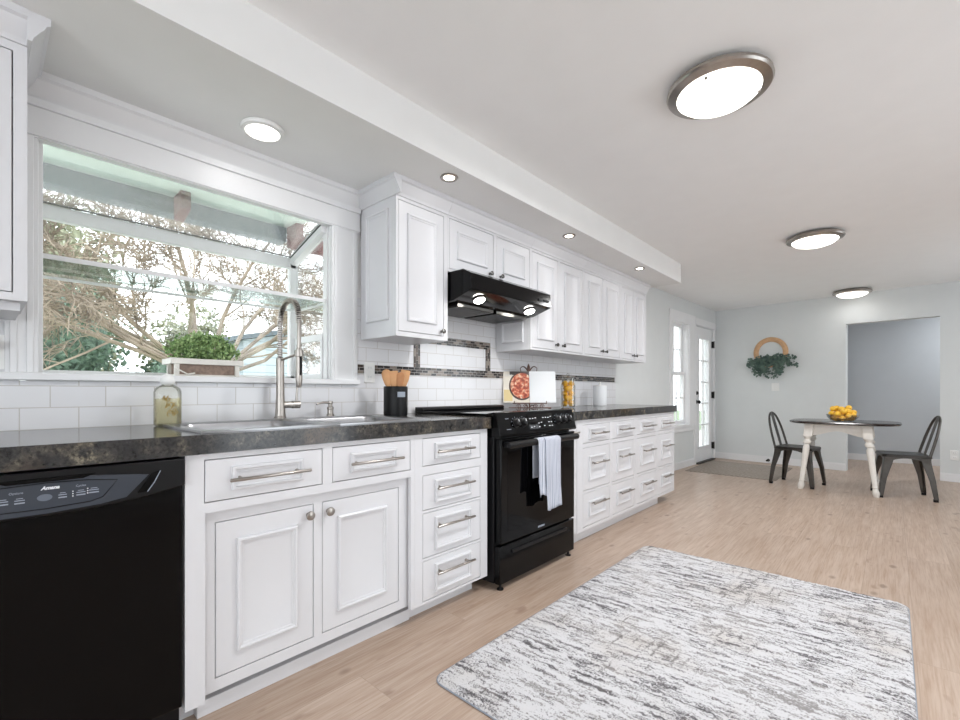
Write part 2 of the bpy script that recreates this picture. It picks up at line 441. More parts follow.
M['mustard'] = mat('printed_mustard_corner', (228,206,150), .4)
M['coverband'] = mat('printed_dark_band', (78,72,70), .4)
M['soap'] = glass('soap_liquid', (.96,.93,.78), .6, .25, (.9,.84,.6))
M['soapglass'] = glass('soap_bottle_plastic', (.96,.96,.93), .8, .08)
M['gold'] = mat('gold_script_print', (150,120,48), .4, .3)
M['brownred'] = mat('dark_red_plastic', (92,40,44), .4)
M['copper'] = mat('wrought_bronze', (110,84,76), .45, .7, var=.2)
M['roof'] = mat('grey_roof_shingle', (150,142,136), .8, var=.1)
M['dark'] = mat('dark_gap', (12,12,12), .8)

# ------------------------------------------------------------------ the room
CEIL = 2.33; ZS = 2.14
WX = ((0,0,0), (0,1,0), (0,0,1), (1,0,0))                    # kitchen wall frame: u = y, w = z, n = x
def frame2(p0, p1):
    d = Vector((p1[0]-p0[0], p1[1]-p0[1], 0)).normalized()
    return ((p0[0], p0[1], 0), tuple(d), (0,0,1), (d.y, -d.x, 0))
DW = frame2((0,4.6), (.13,7.88)); FW = frame2((.13,7.88), (2.7,7.62))
def at(fr, u, w, n=0):
    return tuple(Vector(fr[0])+Vector(fr[1])*u+Vector(fr[2])*w+Vector(fr[3])*n)

struct('floor', MB().box(-.14,-2.65,-.12, 4.35,9.25,0), M['floor'], 'light oak plank floor running through kitchen and dining area', 'floor')
struct('ceiling', MB().box(-.14,-2.65,CEIL, 4.35,9.25,CEIL+.12), M['ceil'], 'smooth off-white ceiling above kitchen and dining area', 'ceiling')
struct('wall_left', MB().plate(WX, -2.5,4.6, 0,CEIL, -.12,0, [(.095,1.305,1.06,2.03)]), M['wallw'], 'white kitchen wall behind the long run of cabinets', 'wall')
struct('wall_left', MB().plate(DW, 0,3.4, 0,CEIL, -.12,0, [(1.541,2.12,.585,2.0),(2.372,3.125,-.01,2.012)]), M['wallg'], 'grey dining wall holding the glazed door and tall window', 'wall')
struct('wall_far', MB().plate(FW, 0,4.3, 0,CEIL, -.12,0, [(1.636,2.512,-.01,1.945)]), M['wallg'], 'pale grey end wall with wreath and open doorway', 'wall')
struct('wall_alcove', MB().box(.3,9.11,0, 4.3,9.2,CEIL), M['wallb'], 'blue grey hallway wall seen through the open doorway', 'wall')
struct('wall_alcove', MB().box(.9,8.0,0, 1.0,9.11,CEIL), M['wallb'], 'short hallway side wall beyond the doorway', 'wall')
struct('wall_right', MB().plate(((4.2,0,0),(0,1,0),(0,0,1),(-1,0,0)), -2.5,9.2, 0,CEIL, -.12,0, [(-2.3,-.7,.1,2.2),(1.6,3.2,.1,2.2),(5.3,6.9,.7,2.1)]), M['wallw'], 'white side wall opposite the cabinets, outside the view', 'wall')
struct('wall_back', MB().plate(((0,-2.5,0),(1,0,0),(0,0,1),(0,1,0)), -.12,4.32, 0,CEIL, -.12,0, [(.8,3.6,.25,2.25)]), M['wallw'], 'white wall behind the photographer, outside the view', 'wall')
for nm, fr, r, lb in (('window_3', ((4.14,0,0),(0,1,0),(0,0,1),(-1,0,0)), (1.6,3.2,.1,2.2), 'unseen white sliding glass panel in the wall opposite the range'),
                      ('added_window_4', ((4.14,0,0),(0,1,0),(0,0,1),(-1,0,0)), (-2.3,-.7,.1,2.2), 'added unseen daylight opening with white frame behind the photographer'),
                      ('added_window_6', ((4.14,0,0),(0,1,0),(0,0,1),(-1,0,0)), (5.3,6.9,.7,2.1), 'added unseen white framed window to brighten the dining end'),
                      ('added_window_5', ((0,-2.56,0),(1,0,0),(0,0,1),(0,1,0)), (.8,3.6,.25,2.25), 'added unseen wide daylight opening in the wall behind the photographer')):
    mid = (r[0]+r[1])/2
    w_ = struct(nm, MB().plate(fr, *r, -.03,.03, [(r[0]+.05,mid-.03,r[2]+.05,r[3]-.05),(mid+.03,r[1]-.05,r[2]+.05,r[3]-.05)]), M['trim'], lb, 'window', base=False)  # out-of-view frames, their openings placed and sized to daylight the room
struct('soffit', MB().box(0,-2.5,ZS, .636,4.749,CEIL), M['wallw'], 'boxed white soffit dropped from ceiling over the upper cabinets', 'soffit')
# tiled backsplash
struct('backsplash', MB().plate(WX, -2.4,4.6, .914,1.57, .0005,.008, [(.085,1.418,1.084,1.6)]), M['tile'], 'white subway tile backsplash above the counter', 'backsplash')
struct('mosaic_border', MB().box(.008,1.418,1.1485,.0115,4.57,1.1993), M['mosaic'], 'thin dark mosaic strip running along the tile backsplash', 'tile border')
mb = MB().box(.008,1.816,1.3555,.0115,2.541,1.4063)
struct('mosaic_border', mb, M['mosaic'], 'dark mosaic strip topping the tile frame under the range hood', 'tile border')
for y0, lb in ((1.816, 'upright dark mosaic strip below the single-door wall cabinet'), (2.490, 'upright dark mosaic strip right of the range hood')):
    struct('mosaic_border', MB().box(.008,y0,1.1993,.0115,y0+.0508,1.3555), M['mosaicv'], lb, 'tile border')

# trims
CROWN = [(0,0),(.012,0),(.016,.012),(.020,.016),(.030,.030),(.044,.046),(.050,.058),(.062,.064),(.062,.085),(0,.085)]
def crown(y0, y1, x=0, z=ZS-.085, poly=CROWN):
    return MB().prism([(x+a, z+b) for a, b in poly], 'Y', y0, y1)
struct('trim_1', crown(.10,1.434), M['trim'], 'white crown moulding over the garden window', 'crown moulding')
mb = MB().box(0,.06,1.925,.018,1.425,2.055).box(0,.06,1.93,.026,1.425,1.945).box(0,.06,2.03,.03,1.425,2.056)
struct('trim_2', mb, M['trim'], 'flat white head casing across the top of the garden window', 'trim')
def casing(y0, y1, z0, z1, label, nm):
    mb = MB().box(0,y0,z0,.016,y1,z1)
    mb.box(0,y0+.012,z0,.021,y0+.03,z1).box(0,y1-.03,z0,.021,y1-.012,z1)
    return struct(nm, mb, M['trim'], label, 'trim', bev=.002)
casing(1.258,1.413,1.11,1.925, 'white casing on the right side of the garden window', 'trim_3')
casing(.06,.142,1.11,1.925, 'white casing on the left side of the garden window', 'trim_4')
for nm, fr, u0, u1, lb in (('baseboard_left', DW, 0,2.31, 'white baseboard under the tall dining window'),
                       ('baseboard_far', FW, 0.0,1.636, 'white baseboard below the wreath wall'),
                       ('baseboard_far', FW, 2.512,4.2, 'white baseboard right of the open doorway')):
    mb = MB(); O = at(fr,u0,0); 
    mb.plate(fr, u0,u1, 0,.085, 0,.014, []).plate(fr, u0,u1, .085,.097, 0,.009, [])
    struct(nm, mb, M['trim'], lb, 'baseboard', bev=.002)
struct('baseboard_alcove', MB().box(1.0,9.096,0,4.2,9.11,.095), M['trim'], 'white baseboard in the hallway beyond the doorway', 'baseboard', bev=.002)

# ------------------------------------------------------------------ garden window over the sink
wn = thing('window_1', 'white garden window projecting outward above the sink', 'window', (-.2,.7,1.09), kind='structure')
XF, YA, YB, ZB, ZF, ZH = -.38, .144, 1.255, 1.112, 1.80, 1.925
mb = MB()
mb.box(XF-.05,YA-.03,1.07, .0,YB+.03,ZB)                                  # floor of the box
fin(mb, 'seat_board', M['trim'], wn)
mb = MB().box(-.02,.02,1.086,.034,1.418,ZB)
fin(mb, 'sill', M['trim'], wn, bev=.003)
mb = MB()
mb.box(-.06,YA-.03,ZB,-.02,YA+.012,ZH+.03).box(-.06,YB-.008,ZB,-.02,YB+.03,ZH+.03)      # posts at the wall
mb.box(XF-.04,YA-.03,ZB,XF,YA+.02,ZF).box(XF-.04,YB-.035,ZB,XF,YB+.012,ZF)          # outer corner posts
mb.box(XF-.04,YA,ZF-.035,XF,YB,ZF+.022).box(XF-.04,YA,ZB,XF,YB,ZB+.025)            # outer head and foot rails
mb.box(-.06,YA,ZH+.018,-.01,YB,ZH+.06)
for ya, yb in ((YA-.03,YA+.012),(YB-.035,YB+.012)):                                     # sloping side rails
    mb.loops([[(XF-.04,ya,ZF-.03),(XF-.04,yb,ZF-.03),(XF-.04,yb,ZF+.022),(XF-.04,ya,ZF+.022)],
              [(-.03,ya,ZH-.032),(-.03,yb,ZH-.032),(-.03,yb,ZH+.03),(-.03,ya,ZH+.03)]])
for y in (YA, YB):                                                          # side sashes
    mb.box(XF,y-.012,1.325,-.06,y+.008,1.36).box(XF,y-.012,ZB,-.06,y+.008,1.145).box(-.08,y-.014,ZB,-.06,y+.008,1.34).box(XF,y-.014,ZB,XF+.022,y+.008,1.34)
fin(mb, 'frame', M['trim'], wn, bev=.002)
mb = MB().box(-.02,YA-.03,ZB,.001,YA,ZH).box(-.02,YB,ZB,.001,YB+.03,ZH).box(-.02,YA-.03,ZH,.001,YB+.03,ZH+.03)
fin(mb, 'jamb', M['trim'], wn)
fin(MB().box(XF-.022,YA,ZB+.02,XF-.016,YB,ZF), 'front_glass', M['glass'], wn)
fin(MB().loops([[(XF-.02,YA,ZF+.01),(XF-.02,YB,ZF+.01),(XF-.024,YB,ZF+.015),(XF-.024,YA,ZF+.015)],[(-.02,YA,ZH+.01),(-.02,YB,ZH+.01),(-.024,YB,ZH+.015),(-.024,YA,ZH+.015)]]), 'roof_glass', M['glass'], wn)
for y in (YA-.006, YB-.004):
    fin(MB().prism([(XF,ZB+.02),(-.05,ZB+.02),(-.05,ZH-.04),(XF,ZF-.03)], 'Y', y, y+.004), 'side_glass', M['glass'], wn)
seal = MB().box(XF+.001,YA+.02,ZF+.024,XF+.005,YB-.03,ZF+.03)
seal.loops([[(XF,YB-.037,ZF+.02),(XF,YB-.033,ZF+.02),(XF,YB-.033,ZF+.027),(XF,YB-.037,ZF+.027)],[(-.02,YB-.037,ZH+.006),(-.02,YB-.033,ZH+.006),(-.02,YB-.033,ZH+.013),(-.02,YB-.037,ZH+.013)]])
fin(seal, 'seal', M['dark'], wn)
sh = fin(MB().box(XF+.01,YA,1.524,-.03,YB,1.537), 'shelf', M['shelfglass'], wn)
fin(MB().box(-.034,YA,1.522,-.028,YB,1.539).box(XF+.004,YA,1.512,XF+.02,YB,1.522).box(XF+.004,YB-.01,1.512,-.03,YB,1.522), 'shelf_edge', M['trim'], wn)

# ------------------------------------------------------------------ dining window and glazed door
def U(fr): return fr
wd = thing('window_2', 'tall white double-hung window beside the glazed door', 'window', at(DW,1.8,.585), kind='structure')
mb = MB().plate(DW, 1.445,2.345, .50,2.135, 0,.018, [(1.541,2.12,.585,2.0),(2.32,2.4,.4,2.02)])
fin(mb, 'casing', M['trim'], wd, bev=.002)
mb = MB().plate(DW, 1.541,2.12, .585,2.0, -.119,.001, [(1.551,2.11,.595,1.99)])
fin(mb, 'jamb', M['trim'], wd)
fin(MB().plate(DW, 1.43,2.13, .565,.60, -.06,.04, []), 'sill', M['trim'], wd, bev=.003)
mb = MB().plate(DW, 1.551,2.11, .6,1.32, -.075,-.045, [(1.595,2.066,.65,1.28)])
mb.plate(DW, 1.828,1.842, .65,1.28, -.066,-.054, []).plate(DW, 1.595,2.066, .955,.97, -.066,-.054, [])
lo = fin(mb, 'lower_sash', M['trim'], wd)
mb = MB().plate(DW, 1.551,2.11, 1.28,1.99, -.11,-.08, [(1.595,2.066,1.32,1.95)])
mb.plate(DW, 1.828,1.842, 1.32,1.95, -.1,-.09, []).plate(DW, 1.595,2.066, 1.63,1.645, -.1,-.09, [])
up = fin(mb, 'upper_sash', M['trim'], wd)
fin(MB().plate(DW, 1.59,2.07, .645,1.285, -.062,-.058, []), 'pane', M['glass'], lo)
fin(MB().plate(DW, 1.59,2.07, 1.315,1.955, -.097,-.093, []), 'pane', M['glass'], up)
for nm, r, lb in (('trim_5', (2.31,2.372,0,2.02), 'white casing between the tall window and glazed door'), ('trim_6', (3.125,3.20,0,2.02), 'white casing on the hinge side of the glazed door')):
    struct(nm, MB().plate(DW, *r, 0,.02, []), M['trim'], lb, 'trim', bev=.002)
struct('trim_7', MB().plate(DW, 2.346,3.215, 2.02,2.12, 0,.022, []), M['trim'], 'white head casing above the glazed door', 'trim', bev=.002)
dr = thing('door_1', 'white exterior door with tall divided glass and black hardware', 'door', at(DW,2.75,0), kind='structure')
D0, D1 = -.05, -.008
mb = MB().plate(DW, 2.376,3.12, .012,2.008, D0,D1, [(2.54,2.972,.232,1.84)])
fin(mb, 'door_slab', M['trim'], dr, bev=.002)
mb = MB().plate(DW, 2.515,2.997, .207,1.865, D1,D1+.012, [(2.545,2.967,.237,1.835)])
mb.plate(DW, 2.749,2.763, .237,1.835, D0+.01,D1+.004, [])
for k in range(1,5): mb.plate(DW, 2.545,2.967, .237+k*.3196-.007,.237+k*.3196+.007, D0+.01,D1+.004, [])
fin(mb, 'glazing_frame', M['trim'], dr, bev=.002)
fin(MB().plate(DW, 2.54,2.972, .232,1.84, -.032,-.028, []), 'pane', M['glass'], dr)
for z in (.215,.998,1.781):
    fin(MB().plate(DW, 3.10,3.138, z-.05,z+.05, -.006,.024, []).tube([at(DW,3.122,z-.055,.026),at(DW,3.122,z+.055,.026)],.007,8), 'hinge', M['iron'], dr)
c0 = at(DW,2.455,.90,D1); c1 = at(DW,2.455,.90,D1+.06); nrm = Vector(DW[3])
mb = MB().tube([c0, at(DW,2.455,.90,D1+.008)], .028, 20).tube([at(DW,2.455,.90,D1+.006), at(DW,2.455,.90,D1+.03)], .011, 12)
mb.tube([at(DW,2.455,.90,D1+a) for a in (.026,.032,.045,.055,.06)], [.012,.024,.029,.022,.004], 16)
fin(mb, 'knob', M['iron'], dr)
fin(MB().tube([at(DW,2.455,1.03,D1), at(DW,2.455,1.03,D1+.018)], [.028,.024], 20).plate(DW, 2.449,2.461, 1.015,1.045, D1+.016,D1+.03, []), 'deadbolt', M['iron'], dr)
fin(MB().plate(DW, 2.376,3.12, .0,.014, -.10,.05, []), 'threshold', M['iron'], dr)
struct('wall_outside_step', MB().box(-.9,6.6,-.5,-.13,8.3,-.02), M['oldwhite'], 'pale concrete step outside the glazed door', 'step')

# ------------------------------------------------------------------ kitchen units
def moulding(mb, y0, y1, z0, z1, x, fr=None):
    f = fr or ((x,0,0),(0,1,0),(0,0,1),(1,0,0))
    mb.rects(f, y0,y1, z0,z1, [(0,-.001),(.0012,.010),(.005,.013),(.010,.0125),(.0125,.008),(.019,.006),(.0205,.003),(.027,.0005)], cap0=False)
def slab(y0, y1, z0, z1, x, a=.07, b=None, t=.019):
    b = a if b is None else b; mb = MB()
    mb.rects(((x,0,0),(0,1,0),(0,0,1),(1,0,0)), y0,y1, z0,z1, [(0,-t),(0,-.0015),(.0015,0)])
    moulding(mb, y0+a,y1-a, z0+b,z1-b, x)
    return mb
def pull(parent, y0, y1, z, x, m='nickel'):
    l = y1-y0; r = .0058
    mb = MB().tube([(x+.034,y0,z),(x+.034,y0+.002,z),(x+.034,y1-.002,z),(x+.034,y1,z)], [r*.8,r,r,r*.8], 12)
    for y in (y0+l*.14, y1-l*.14): mb.tube([(x,y,z),(x+.004,y,z),(x+.005,y,z),(x+.034,y,z)], [.0075,.0075,.0045,.0045], 10)
    return fin(mb, 'pull_handle', M[m], parent)
def knob(parent, y, z, x, m='darknickel', r=.015):
    return fin(MB().lathe([(.008,0),(.0075,.003),(.005,.006),(.005,.014),(r*.85,.017),(r,.021),(r*.93,.026),(r*.5,.029),(.001,.03)], (x,y,z), 'X', 18), 'knob', M[m], parent)
FX = .63
def carcass(t, y0, y1, z0, z1, holes, xf, xb=.012, depth=.019, m='white', zl=None):
    fin(MB().plate(WX, y0,y1, z0,z1, xf-depth,xf, holes), 'face_frame', M[m], t)
    mb = MB().box(xb,y0,z0, xf-depth-.001,y0+.016,zl or z1).box(xb,y1-.016,z0, xf-depth-.001,y1,z1)
    mb.box(xb,y0+.016,z0, xf-depth-.001,y1-.016,z0+.016).box(xb,y0+.016,z0+.016, xb+.006,y1-.016,zl or z1)
    return fin(mb, 'carcass', M[m], t)
G = .0028
def hole(r): return (r[0]-G, r[1]+G, r[2]-G, r[3]+G)

# sink cabinet
t = thing('sink_cabinet', 'white sink base cabinet with two panelled doors and two drawers', 'cabinet', (.32,.86,0))
DWS = [(.474,.864,.702,.832),(.909,1.283,.702,.832)]
fin(MB().plate(WX, .42,1.31, .078,.853, .611,.63, [hole(r) for r in DWS]+[(.474,1.288,.0,.668)]), 'face_frame', M['white'], t)
DRS = [(.512,.842,.13,.625),(.881,1.238,.13,.625)]
fin(MB().plate(WX, .455,1.30, .088,.69, .586,.604, [hole(r) for r in DRS]), 'door_frame', M['white'], t)
fin(MB().box(.03,.42,.078,.611,.436,.853).box(.03,1.294,.078,.585,1.31,.853).box(.03,.436,.078,.585,1.294,.094), 'carcass', M['white'], t)
fin(MB().box(.515,.47,0,.566,1.332,.050), 'toe_kick', M['white'], t, bev=.002)
fin(MB().box(.475,.47,0,.5145,1.309,.088), 'toe_recess', M['white'], t)
fin(MB().box(.50,.42,0,.53,.47,.078), 'toe_return', M['white'], t)
for i, r in enumerate(DWS):
    d = fin(slab(*r, FX, .075,.026), 'drawer', M['white'], t)
    pull(d, *((.535,.805) if i == 0 else (.97,1.225)), (r[2]+r[3])/2-.002, FX)
for r, ky in zip(DRS, (.822,.902)):
    d = fin(slab(*r, .604, .062), 'door', M['white'], t)
    knob(d, ky, .59, .604, 'nickel', .017)
# four-drawer stack
t = thing('drawer_cabinet', 'white four-drawer base cabinet between sink and range', 'cabinet', (.32,1.56,0))
RS = [(1.358,1.744,.708,.832),(1.358,1.744,.506,.662),(1.358,1.744,.288,.489),(1.358,1.744,.092,.271)]
carcass(t, 1.3105,1.80, .078,.853, [hole(r) for r in RS], FX, zl=.735)
fin(MB().box(.5,1.336,0,.552,1.765,.078), 'toe_kick', M['white'], t)
for r in RS:
    d = fin(slab(*r, FX, .07,.024), 'drawer', M['white'], t)
    pull(d, r[0]+.062, r[1]-.072, {.708:.768,.506:.60,.288:.425,.092:.208}[r[2]], FX)
# right bank: two units of six drawers
ROWS = [(.690,.815),(.362,.655),(.110,.338)]
for (y0,y1,cols,lb) in ((2.72,3.668,[(2.802,3.196),(3.24,3.638)],'white six-drawer base cabinet right beside the range'),
                        (3.669,4.572,[(3.698,4.111),(4.158,4.541)],'white six-drawer base cabinet at the far end of counter')):
    t = thing('drawer_cabinet', lb, 'cabinet', (.32,(y0+y1)/2,0))
    rs = [(a,b,c,d) for a,b in cols for c,d in ROWS]
    carcass(t, y0,y1, .085,.853, [hole(r) for r in rs], FX)
    fin(MB().box(.5,y0,0,.575,y1-(.28 if y1 > 4 else 0),.085), 'toe_kick', M['white'], t)
    for r in rs:
        d = fin(slab(*r, FX, .075, .024 if r[3]-r[2] < .2 else .06), 'drawer', M['white'], t)
        w = r[1]-r[0]; pull(d, r[0]+w*.26, r[1]-w*.16, (r[2]+r[3])/2+(.0 if r[3]-r[2] < .2 else .035), FX)
t = thing('filler_cabinet', 'narrow white pull-out between the range and drawer cabinets', 'cabinet', (.32,2.655,0))
fin(MB().box(.02,2.595,.085,.61,2.719,.853), 'carcass', M['white'], t)
fin(MB().box(.61,2.597,.09,.63,2.717,.85), 'front_panel', M['white'], t, bev=.002)
pull(t, 2.60,2.70, .775, .63)
fin(MB().box(.5,2.595,0,.575,2.7195,.085), 'toe_kick', M['white'], t)

# worktops
def counter(boxes, lb):
    mb = MB()
    for b in boxes: mb.box(b[0],b[1],.8545,b[2],b[3],.914)
    return tag(fin(mb, 'countertop', M['counter'], bev=0), lb, 'countertop')
counter([(.009,-2.3,.648,.52),(.009,1.39,.648,1.812),(.009,.52,.13,1.39),(.575,.52,.648,1.39)], 'dark mottled laminate countertop around the sink')
counter([(.009,2.592,.648,4.60)], 'dark mottled laminate countertop right of the range')

# double sink
def rr(cx, cy, hx, hy, r, z, n=5):
    pts = []
    for sx, sy, a0 in ((1,1,0),(-1,1,PI/2),(-1,-1,PI),(1,-1,3*PI/2)):
        for i in range(n+1):
            a = a0+PI/2*i/n; pts.append((cx+sx*(hx-r)+r*math.cos(a), cy+sy*(hy-r)+r*math.sin(a), z))
    return pts
t = thing('double_sink', 'stainless double-bowl sink set into the dark countertop', 'sink', (.345,.95,.914))
mb = MB(); mbb = []
for cy, y0, y1 in ((.715,.47,.955),(1.185,.955,1.43)):
    oy = (y0+y1)/2; hy = (y1-y0)/2
    bx, bhx, bhy = .37, .19, .20
    mb.loops([rr(.35,oy,.255,hy,.0005,.9145), rr(.35,oy,.2548,hy-.0002,.0005,.921), rr(.35,oy,.25,hy-.0003,.0005,.9225), rr(bx,cy,bhx+.008,bhy+.008,.055,.9215), rr(bx,cy,bhx,bhy,.05,.918)], cap0=False, cap1=False)
    b = MB().loops([rr(bx,cy,bhx,bhy,.05,.918), rr(bx,cy,bhx-.006,bhy-.006,.05,.90), rr(bx,cy,bhx-.014,bhy-.014,.05,.775), rr(bx,cy,bhx-.035,bhy-.035,.04,.752), rr(bx,cy,.04,.04,.035,.748)], cap0=False)
    mbb.append(b)
fin(mb, 'rim', M['steel'], t, ang=50)
for b in mbb: fin(b, 'basin', M['steel'], t, ang=50)

# faucet
fx, fy = .082, .953
t = thing('faucet', 'tall brushed nickel spring faucet behind the sink', 'faucet', (fx,fy,.9225))
mb = MB().lathe([(.027,.9226),(.027,.928),(.023,.932),(.021,.96),(.0185,1.03),(.0175,1.12),(.0185,1.19),(.0165,1.205),(.012,1.208)], (fx,fy,0), 'Z', 24)
fin(mb, 'body', M['nickel'], t)
R = .093; zc = 1.368; pts = [(fx,fy,1.20+.02*i) for i in range(10)]
pts += [(fx+R-R*math.cos(a), fy, zc+R*math.sin(a)) for a in [PI*k/16 for k in range(0,16)]]
pts += [(fx+2*R, fy, zc-.02*i) for i in range(0,2)]
fin(MB().tube(pts, .0085, 10), 'hose', M['darknickel'], t)
# spring coil round the hose
L = [0]
for a, b in zip(pts, pts[1:]): L.append(L[-1]+(Vector(b)-Vector(a)).length)
def along(s):
    for i in range(len(L)-1):
        if s <= L[i+1] or i == len(L)-2:
            f = min(1,(s-L[i])/(L[i+1]-L[i])); p = Vector(pts[i]).lerp(Vector(pts[i+1]), f); return p, (Vector(pts[i+1])-Vector(pts[i])).normalized()
coil = []; turns = 58; nn = turns*7
for k in range(nn+1):
    s = L[-1]*k/nn; p, tg = along(s); side = Vector((0,1,0)); u2 = tg.cross(side); a = 2*PI*k/7
    coil.append(tuple(p+(side*math.cos(a)+u2*math.sin(a))*.0115))
fin(MB().tube(coil, .0026, 5), 'spring', M['nickel'], t)
hx_ = fx+2*R
fin(MB().lathe([(.0115,1.365),(.009,1.36),(.0085,1.24),(.0125,1.235),(.0135,1.19),(.0145,1.10),(.012,1.075),(.0095,1.065),(.001,1.065)], (hx_,fy,0), 'Z', 18), 'spray_head', M['nickel'], t)
fin(MB().tube([(hx_+.012,fy,1.20),(hx_+.02,fy,1.19),(hx_+.021,fy,1.14),(hx_+.014,fy,1.12)], .004, 8), 'spray_trigger', M['blackm'], t)
fin(MB().tube([(fx+.012,fy,1.195),(hx_-.005,fy,1.215)], .0058, 10).lathe([(.0165,1.20),(.0185,1.202),(.0185,1.228),(.0165,1.23)], (hx_,fy,0), 'Z', 18), 'holder_arm', M['nickel'], t)
fin(MB().tube([(fx,fy+.012,.985),(fx,fy+.055,.985),(fx,fy+.057,.985),(fx,fy+.092,.985),(fx,fy+.094,.985)], [.016,.016,.0185,.0185,.014], 18), 'valve', M['nickel'], t)
fin(MB().tube([(fx,fy+.078,.99),(fx+.004,fy+.080,1.06),(fx+.006,fy+.080,1.125)], [.006,.0055,.005], 10), 'lever', M['nickel'], t)
# dispenser
t = thing('soap_dispenser', 'short brushed nickel soap pump beside the faucet', 'soap pump', (.075,1.214,.9225))
fin(MB().lathe([(.019,.9226),(.019,.929),(.015,.934),(.014,.955),(.0165,.958),(.0165,.968),(.010,.972),(.010,.985),(.013,.988),(.012,.998),(.001,1.0)], (.075,1.214,0), 'Z', 20), 'body', M['nickel'], t)
fin(MB().tube([(.075,1.214,.99),(.085,1.17,.992),(.092,1.135,.987),(.093,1.13,.982)], [.0065,.006,.005,.0045], 10), 'spout', M['nickel'], t)

# dishwasher
t = thing('dishwasher', 'black dishwasher with grey control panel left of the sink cabinet', 'dishwasher', (.32,.115,0))
Y0, Y1 = -.185, .416
fin(MB().box(.03,Y0+.004,.02,.60,Y1-.004,.85), 'body', M['blackm'], t)
fin(MB().box(.602,Y0,.10,.632,Y1-.003,.79), 'door', M['black'], t, bev=.005)
fin(MB().box(.5,Y0+.01,0,.545,Y1-.01,.098), 'toe_kick', M['blackm'], t)
ym = (Y0+Y1)/2
arc = lambda y, zc, ze: ze-(ze-zc)*(1-((y-ym)/(Y1-ym))**2)
def arcpoly(y0, y1, zt, zc, ze, n=16):
    return [(y0+(y1-y0)*i/n, arc(y0+(y1-y0)*i/n, zc, ze)) for i in range(n+1)]+[(y1,zt),(y0,zt)]
con = fin(MB().prism(arcpoly(Y0-.002, Y1, .848, .735, .768), 'X', .60, .648), 'control_panel', M['blackm'], t, bev=.004)
fa = [(-.12,.757),(-.10,.752),(.0,.744),(.115,.743),(.22,.748),(.275,.757),(.325,.812),(.29,.817),(.2,.826),(.115,.829),(.03,.829),(-.06,.822),(-.1,.817),(-.165,.812)]
fin(MB().prism(fa, 'X', .645, .6505), 'console_face', M['grey_panel'], t)
fb = [(y*.93+.0,z) for y,z in fa]
mb = MB(); 
ins = [(-.09,.764),(.0,.757),(.115,.755),(.2,.759),(.225,.767),(.255,.808),(.19,.816),(.115,.819),(-.05,.814),(-.13,.808)]
rim = []
for k in (0,):
    P = [(.6512,y,z) for y,z in ins]; mb.tube(P+[P[0]], .0011, 5)
fin(mb, 'console_outline', M['blackm'], t)
fin(MB().prism([(.30,.764),(.333,.814),(.352,.820),(.322,.764)], 'X', .648, .6515), 'vent', M['black'], t)
fin(MB().tube([(.6515,.322,.764),(.6515,.338,.788),(.6515,.353,.820)], .0012, 5), 'vent_edge', M['inkgrey'], t)
fin(MB().prism([(.02,.832),(.045,.822),(.185,.822),(.21,.832)], 'X', .645, .656), 'handle_pocket', M['black'], t, bev=.002)
def text(s, size, fr, m, name, parent, shear=0, bold=0):
    c = bpy.data.curves.new('text', 'FONT'); c.body = s; c.size = size; c.extrude = .0006; c.align_x = 'CENTER'; c.align_y = 'CENTER'; c.shear = shear; c.offset = bold
    o = bpy.data.objects.new('text', c); COL.objects.link(o); bpy.context.view_layer.update()
    me = o.to_mesh(); O, Uv, Wv, Nv = [Vector(q) for q in fr]
    mb = MB().add([tuple(O+Uv*v.co.x+Wv*v.co.y+Nv*v.co.z) for v in me.vertices], [tuple(p.vertices) for p in me.polygons])
    o.to_mesh_clear(); bpy.data.objects.remove(o)
    return fin(mb, name, M[m], parent, smooth=False)
XW = lambda y, z, x: ((x,y,z),(0,1,0),(0,0,1),(1,0,0))
text('Amana', .0118, XW(.122,.806,.6512), 'ink', 'brand_lettering', t, .3, .0005)
text('Options', .0075, XW(.062,.801,.6512), 'inkgrey', 'lettering', t)
text('Cycles', .0075, XW(.180,.803,.6512), 'inkgrey', 'lettering', t)
for i, (y, z, w) in enumerate(((.04,.782,.018),(.068,.781,.018),(.145,.783,.016),(.180,.784,.018),(.206,.786,.02))):
    fin(MB().box(.6505,y-w/2,z-.006,.6512,y+w/2,z-.003).box(.6505,y-w/2,z+.001,.6512,y+w/2,z+.003).box(.6505,y-w/3,z+.006,.6512,y+w/3,z+.0075), 'button_mark', M['inkgrey'], t)
fin(MB().lathe([(.014,0),(.014,.0006)], (.6506,.112,.783), 'X', 20, sx=1.0, sy=.6), 'start_button', M['button'], t)
for k in range(3):
    fin(MB().box(.6505,.163,.777+k*.006,.6514,.1655,.7795+k*.006), 'indicator_light', M['ink'], t)
    fin(MB().box(.6505,.192,.780+k*.006,.6514,.1945,.7825+k*.006), 'indicator_light', M['ink'], t)

# range
t = thing('kitchen_range', 'black slide-in electric range with glass oven door', 'range', (.37,2.202,0))
Y0, Y1 = 1.822, 2.582
fin(MB().box(.03,Y0+.002,.035,.655,Y1-.002,.90), 'body', M['blackm'], t, bev=.003)
fin(MB().box(.03,Y0-.012,.915,.66,Y1+.008,.929), 'cooktop', M['blackg'], t, bev=.003)
fin(MB().prism([(.03,.929),(.10,.929),(.105,.938),(.095,.950),(.03,.952)], 'Y', Y0-.012, Y1+.008), 'rear_vent', M['blackm'], t, bev=.003)
cp = fin(MB().prism([(.60,.928),(.655,.938),(.672,.934),(.706,.815),(.70,.806),(.60,.806)], 'Y', Y0-.004, Y1+.004), 'control_panel', M['black'], t, bev=.004)
pn = Vector((.119,0,.034)).normalized(); pu = Vector((0,1,0)); pw = Vector((-.034,0,.119)).normalized(); po = Vector((.689,0,.8745))
PF = lambda y, w, h=0.0: (tuple(po+pu*y+pw*w+pn*h), tuple(pu), tuple(pw), tuple(pn))
